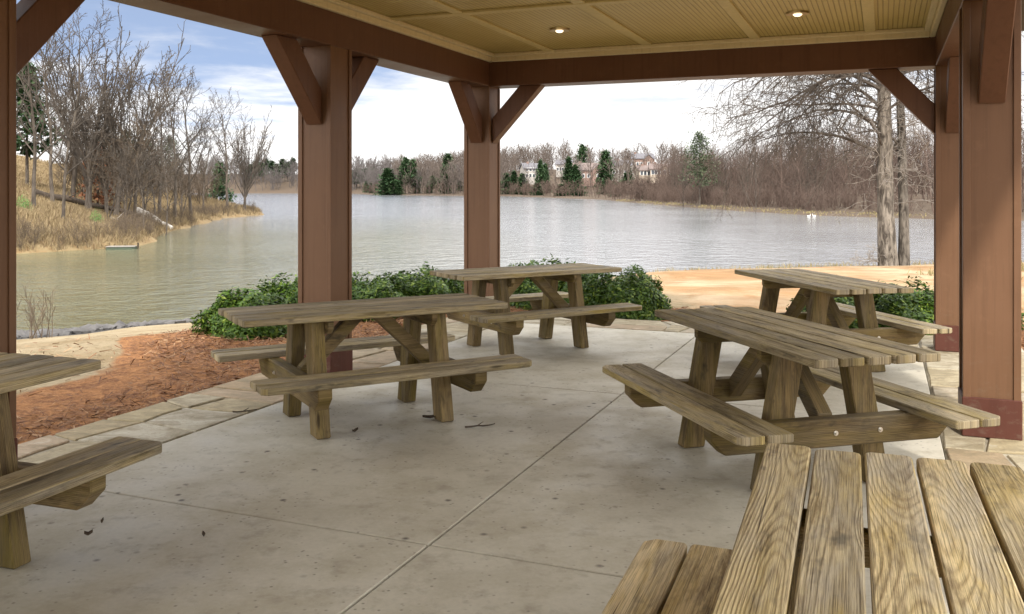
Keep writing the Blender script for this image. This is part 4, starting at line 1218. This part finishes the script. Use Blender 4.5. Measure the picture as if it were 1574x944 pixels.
# ------------------------------------------------------------------ logs, dock, birds, debris
def log(p, q, r, mat, name, label, stubs=3, seed=1):
    r_ = random.Random(seed); p = Vector(p); q = Vector(q)
    t = empty(name, (p + q) / 2); c = (p + q) / 2
    pts = [p + (q - p) * i / 7 + Vector((r_.gauss(0, r * .25), r_.gauss(0, r * .25), r_.gauss(0, r * .15))) - c for i in range(8)]
    brs = [(pts, [r * (1.1 - .5 * i / 7) for i in range(8)], 0)]
    v, f = tubes(brs, [9]); link('trunk', np_mesh('trunk', v, f, mat, True), t)
    ends = MB(1); 
    for e_, rr in ((0, r * 1.08), (7, r * .58)):
        ends.cyl(pts[e_], pts[e_] + (pts[e_] - pts[3]).normalized() * .02, rr, rr * .9, 9)
    ends.build('cut_end', mat, t)
    b = []
    for i in range(stubs):
        k = r_.randint(1, 6); b.append(([pts[k], pts[k] + Vector((r_.gauss(0, .4), r_.gauss(0, .3), r_.uniform(.2, .7)))], [r * .3, r * .1], 0))
    v, f = tubes(b, [4]); link('branch_stub', np_mesh('branch_stub', v, f, mat), t)
    tag(t, label, 'log')
def gp3(px, d, dz): x = at(px, d); return (x, d, gz(x, d) + dz)
log(gp3(208, 67, .6), gp3(264, 66, .25), .27, M_LOG, 'fallen_log', 'bleached white fallen log sloping down on the left bank', 3, 3)
log(gp3(168, 60, .25), gp3(192, 58.5, .1), .13, M_LOG, 'fallen_log', 'thin grey fallen log in the grass left of the bleached white one', 2, 4)
log(gp3(55, 60, .35), gp3(206, 66, .45), .22, M_DARKLOG, 'fallen_log', 'long dark fallen log lying across the left bank', 5, 5)
x, y = at(187, 46.0), 46.0
dk = empty('floating_dock', (x, y, WL), R(10))
tag(dk, 'small low floating dock with pale deck at the grassy left bank', 'dock')
m = MB(2)
for i in range(7): m.box((-.68 + i * .195, -.4, .12), (-.68 + i * .195 + .187, .4, .155), Matrix(), .004)
m.build('deck', M_DECK, dk)
m = MB(3); m.box((-.66, -.38, -.1), (.66, .38, .115), Matrix(), .03); m.build('float', M_GREENP, dk)
m = MB(4); m.cyl((.72, .3, -.8), (.72, .3, .3), .04, .04, 8); m.build('mooring_post', M_DARKLOG, dk)
def bird(px, d, rz, lab):
    x = at(px, d); t = empty('bird', (x, d, WL), rz)
    bm = bmesh.new(); bmesh.ops.create_uvsphere(bm, u_segments=14, v_segments=8, radius=1)
    for v in bm.verts:
        k = v.co.x; v.co = Vector((v.co.x * .30 + (.04 if k < -.6 else 0), v.co.y * .14, v.co.z * .12 + .09 + max(0, -k - .5) * .12))
    # neck and head grown from the same mesh
    me = bpy.data.meshes.new('body'); bm.to_mesh(me); bm.free(); me.materials.append(M_FEATHER); link('body', me, t)
    v, f = tubes([([Vector((.22, 0, .12)), Vector((.30, 0, .24)), Vector((.29, 0, .36)), Vector((.33, 0, .41)), Vector((.39, 0, .40))], [.06, .04, .035, .05, .03], 0)], [8])
    link('neck', np_mesh('neck', v, f, M_FEATHER, True), t)
    m = MB(1); m.cyl((.385, 0, .40), (.47, 0, .385), .022, .006, 6); m.build('beak', M_BEAK, t)
    t.scale = (.65, .65, .65)
    tag(t, lab, 'bird')
bird(1243, 100, .2, 'left one of two white water birds by the right bank')
bird(1252, 101, 2.9, 'right one of two white water birds by the right bank')
def ground_pt(px, py):
    d = CH * F / (py - YH); return at(px, d), d
def debris(px, py, L, rz, lab, kind):
    x, y = ground_pt(px, py)
    if kind == 'twig':
        out = []; r_ = random.Random(px)
        pts = [Vector((-L / 2 + L * i / 5, r_.gauss(0, .006), .008 + abs(r_.gauss(0, .004)))) for i in range(6)]
        b = [(pts, [.006, .006, .005, .005, .004, .003], 0), ([pts[2], pts[2] + Vector((.05, .035, .012))], [.004, .002], 0), ([pts[3], pts[3] + Vector((.04, -.03, .008))], [.004, .002], 0)]
        v, f = tubes(b, [5]); o = link('fallen_twig', np_mesh('fallen_twig', v, f, M_DARKLOG)); tag(o, lab, 'twig')
    else:
        m = MB(1); n_ = 6; V = []; 
        for i in range(n_ + 1):
            t_ = i / n_; w = L * .28 * math.sin(math.pi * (t_ * .94 + .03)); z_ = .006 + .022 * abs(t_ - .45)
            V += [(L * (t_ - .5), -w, z_ + .012), (L * (t_ - .5), 0, z_), (L * (t_ - .5), w, z_ + .014)]
        Fq = []
        for i in range(n_): Fq += [(3 * i, 3 * i + 3, 3 * i + 4, 3 * i + 1), (3 * i + 1, 3 * i + 4, 3 * i + 5, 3 * i + 2)]
        o = link('dead_leaf', np_mesh('dead_leaf', V, Fq, M_DARK)); tag(o, lab, 'leaf')
    o.location = (x, y, .001); o.rotation_euler = (0, 0, rz)
debris(738, 657, .20, .35, 'dark twig on the concrete in front of the left table', 'twig')
debris(661, 645, .10, .1, 'dark curled leaf by the right front leg of the left table', 'leaf')
debris(376, 634, .16, .45, 'short dark twig at the edge of the stone paving on the left', 'twig')
debris(546, 666, .05, .9, 'tiny dark leaf on the floor below the left table bench', 'leaf')
debris(136, 826, .035, .4, 'larger dark leaf scrap on the floor in front of the left edge table', 'leaf')
debris(157, 807, .022, 1.4, 'tiny leaf scrap beside the floor joint at the left', 'leaf')
debris(313, 828, .028, 2.1, 'dark leaf scrap alone on the bare floor at lower left', 'leaf')

# ------------------------------------------------------------------ houses on the far hill
def house(px, d, w, dep, h, rh, rz, wall, roof, lab, chim=True, base=0.0):
    w, dep, h, rh = w * .8, dep * .75, h * .74, rh * .55; base += 3.0
    x = at(px, d); t = empty('house', (x, d, gz(x, d) + base), rz)
    m = MB(1); m.prism([(-w / 2, -2.5), (w / 2, -2.5), (w / 2, h), (-w / 2, h)] , -dep / 2, dep / 2, Matrix(((1, 0, 0, 0), (0, 0, 1, 0), (0, 1, 0, 0), (0, 0, 0, 1))))
    # front gable wing
    gw = w * .34
    m.prism([(-gw / 2, -2.5), (gw / 2, -2.5), (gw / 2, h), (0, h + rh * .75), (-gw / 2, h)], 0, dep * .18, Matrix(((1, 0, 0, w * .22), (0, 0, -1, -dep / 2), (0, 1, 0, 0), (0, 0, 0, 1))))
    # triangular end walls
    m.prism([(-dep / 2, h), (dep / 2, h), (0, h + rh)], -w / 2 + .02, w / 2 - .02, Matrix(((0, 0, 1, 0), (1, 0, 0, 0), (0, 1, 0, .01), (0, 0, 0, 1))))
    m.build('wall', wall, t)
    m = MB(2); o = .5; k = rh / (dep / 2)
    for s_ in (-1, 1):
        pts = [(s_ * (dep / 2 + o), h - k * o + .12), (0, h + rh + .12), (0, h + rh + .38), (s_ * (dep / 2 + o), h - k * o + .38)]
        m.prism(pts, -w / 2 - o, w / 2 + o, Matrix(((0, 0, 1, 0), (1, 0, 0, 0), (0, 1, 0, 0), (0, 0, 0, 1))))
    for s_ in (-1, 1):
        pts = [(w * .22 + s_ * (gw / 2 + .35), h - .25), (w * .22, h + rh * .75 + .15), (w * .22, h + rh * .75 + .4), (w * .22 + s_ * (gw / 2 + .35), h)]
        m.prism(pts, -dep / 2 - dep * .18 - .35, 0, Matrix(((1, 0, 0, 0), (0, 0, 1, 0), (0, 1, 0, 0), (0, 0, 0, 1))))
    r_ = m.build('roof', roof, t)
    if chim:
        m = MB(3); m.box((-w * .3, -.5, h + rh * .3), (-w * .3 + 1.0, .5, h + rh + 1.0)); m.build('chimney', M_WALLB, r_)
    for fl_ in range(2 if h > 4.5 else 1):
        for wx in (-.38, -.22, -.06, .22, .40):
            z0 = .9 + fl_ * 2.8; y_ = -dep / 2 - (dep * .18 if wx == .22 else 0)
            f_ = MB(4); f_.box((wx * w - .65, y_ - .06, z0 - .1), (wx * w + .65, y_ + .04, z0 + 1.6)); wo = f_.build('window', M_WHITE, t)
            f_ = MB(5); f_.box((wx * w - .5, y_ - .085, z0), (wx * w + .5, y_ - .05, z0 + 1.45)); f_.build('pane', M_PANE, wo)
    tag(t, lab, 'house', 'houses on the far hill')
house(819, 425, 13, 9, 6.5, 4.2, .3, M_WALLA, M_HROOF, 'pale gabled house nearest the far corner post on the hill', True, 1.0)
house(868, 470, 10, 9, 5.5, 3.5, -.2, M_WALLA, M_HROOF, 'pale house partly behind bare trees, left of the big brown roofed one', False)
house(904, 385, 17, 11, 5.5, 5.0, .15, M_WALLB, M_HROOFR, 'big brick house with broad brown roof on the far hill')
house(957, 400, 11, 9, 6.0, 3.8, -.25, M_WALLA, M_HROOF, 'tall pale house with dark roof right of the bushy evergreen')
house(985, 430, 14, 10, 5.5, 4.0, .1, M_WALLB, M_HROOF, 'brick house with dark roof highest on the far hill', True, 1.5)
house(995, 350, 11, 8, 3.6, 3.0, .2, M_WALLC, M_HROOFR, 'low tan house with reddish roof furthest forward on the far hill')
house(1014, 345, 9, 8, 3.8, 3.2, -.1, M_WALLC, M_HROOFR, 'rightmost tan house half screened by the right bank wood')

# ------------------------------------------------------------------ light
sun_el, sun_az = R(40), R(182)          # azimuth clockwise from +y
S = Vector((math.sin(sun_az) * math.cos(sun_el), math.cos(sun_az) * math.cos(sun_el), math.sin(sun_el)))
sl = bpy.data.lights.new('sun', 'SUN'); sl.energy = 2.9; sl.angle = R(2.5); sl.color = (1.0, 0.945, 0.86)
so = bpy.data.objects.new('sun', sl); col.objects.link(so); so.rotation_euler = (-S).to_track_quat('-Z', 'Y').to_euler()
w = bpy.data.worlds.new('World'); sc.world = w; w.use_nodes = True
t = w.node_tree; t.nodes.clear()
class WN(NT):
    def __init__(s, tree): s.t = tree
k = WN(t)
out = k.n('ShaderNodeOutputWorld')
D = k.n('ShaderNodeTexCoord').outputs['Generated']
d = k.sep(D)
sky = k.n('ShaderNodeTexSky', sky_type='NISHITA'); sky.sun_disc = False; sky.sun_elevation = sun_el; sky.sun_rotation = sun_az
sky.air_density = 1.0; sky.dust_density = 0.3; sky.ozone_density = 2.0
upv = k.comb(d[0], d[1], k.math('ADD', k.math('MAXIMUM', d[2], 0.0), 0.30))
k.l(upv, sky.inputs[0])
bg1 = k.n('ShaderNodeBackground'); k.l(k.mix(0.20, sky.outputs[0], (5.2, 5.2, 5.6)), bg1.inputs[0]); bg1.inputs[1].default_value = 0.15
# cloud layer seen in perspective
zz = k.math('ADD', k.math('MAXIMUM', d[2], 0.0), 0.06)
cv = k.comb(k.math('DIVIDE', d[0], zz), k.math('DIVIDE', d[1], zz), 0.0)
n1 = k.noise(cv, 0.55, 7.0, 0.6, 0.5)
n2 = k.noise(cv, 1.7, 5.0, 0.6, 0.3)
el = d[2]
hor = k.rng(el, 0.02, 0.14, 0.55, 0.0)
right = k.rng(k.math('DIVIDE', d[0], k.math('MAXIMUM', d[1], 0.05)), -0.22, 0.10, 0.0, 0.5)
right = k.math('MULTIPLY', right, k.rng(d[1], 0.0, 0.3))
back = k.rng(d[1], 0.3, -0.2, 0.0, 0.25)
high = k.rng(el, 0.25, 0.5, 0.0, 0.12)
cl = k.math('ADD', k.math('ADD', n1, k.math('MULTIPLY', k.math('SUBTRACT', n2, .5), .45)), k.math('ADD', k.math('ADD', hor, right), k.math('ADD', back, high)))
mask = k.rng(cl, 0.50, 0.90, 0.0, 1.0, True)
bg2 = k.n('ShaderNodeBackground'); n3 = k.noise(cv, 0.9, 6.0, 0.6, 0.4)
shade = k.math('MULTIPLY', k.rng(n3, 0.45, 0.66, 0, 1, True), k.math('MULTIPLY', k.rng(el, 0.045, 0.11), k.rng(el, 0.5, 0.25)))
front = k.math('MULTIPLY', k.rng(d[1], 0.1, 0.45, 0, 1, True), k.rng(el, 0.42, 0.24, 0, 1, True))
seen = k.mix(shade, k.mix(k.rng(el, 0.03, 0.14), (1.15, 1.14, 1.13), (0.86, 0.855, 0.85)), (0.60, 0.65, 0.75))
k.l(k.mix(front, (3.1, 3.05, 2.97), seen), bg2.inputs[0]); bg2.inputs[1].default_value = 1.0  # unseen sky overhead and behind boosted to light the interior; visible part dimmer
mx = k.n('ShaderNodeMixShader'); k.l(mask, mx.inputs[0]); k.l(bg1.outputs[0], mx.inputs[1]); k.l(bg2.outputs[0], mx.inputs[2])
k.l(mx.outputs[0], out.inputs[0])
sc.view_settings.view_transform = 'Standard'; sc.view_settings.look = 'None'
sc.view_settings.exposure = 0.42; sc.view_settings.gamma = 1.0
try: sc.view_settings.use_curve_mapping = False
except Exception: pass
sc.cycles.max_bounces = 8; sc.cycles.diffuse_bounces = 4; sc.cycles.glossy_bounces = 3; sc.cycles.transparent_max_bounces = 4
sc.cycles.caustics_reflective = False; sc.cycles.caustics_refractive = False
sc.cycles.sample_clamp_indirect = 6.0
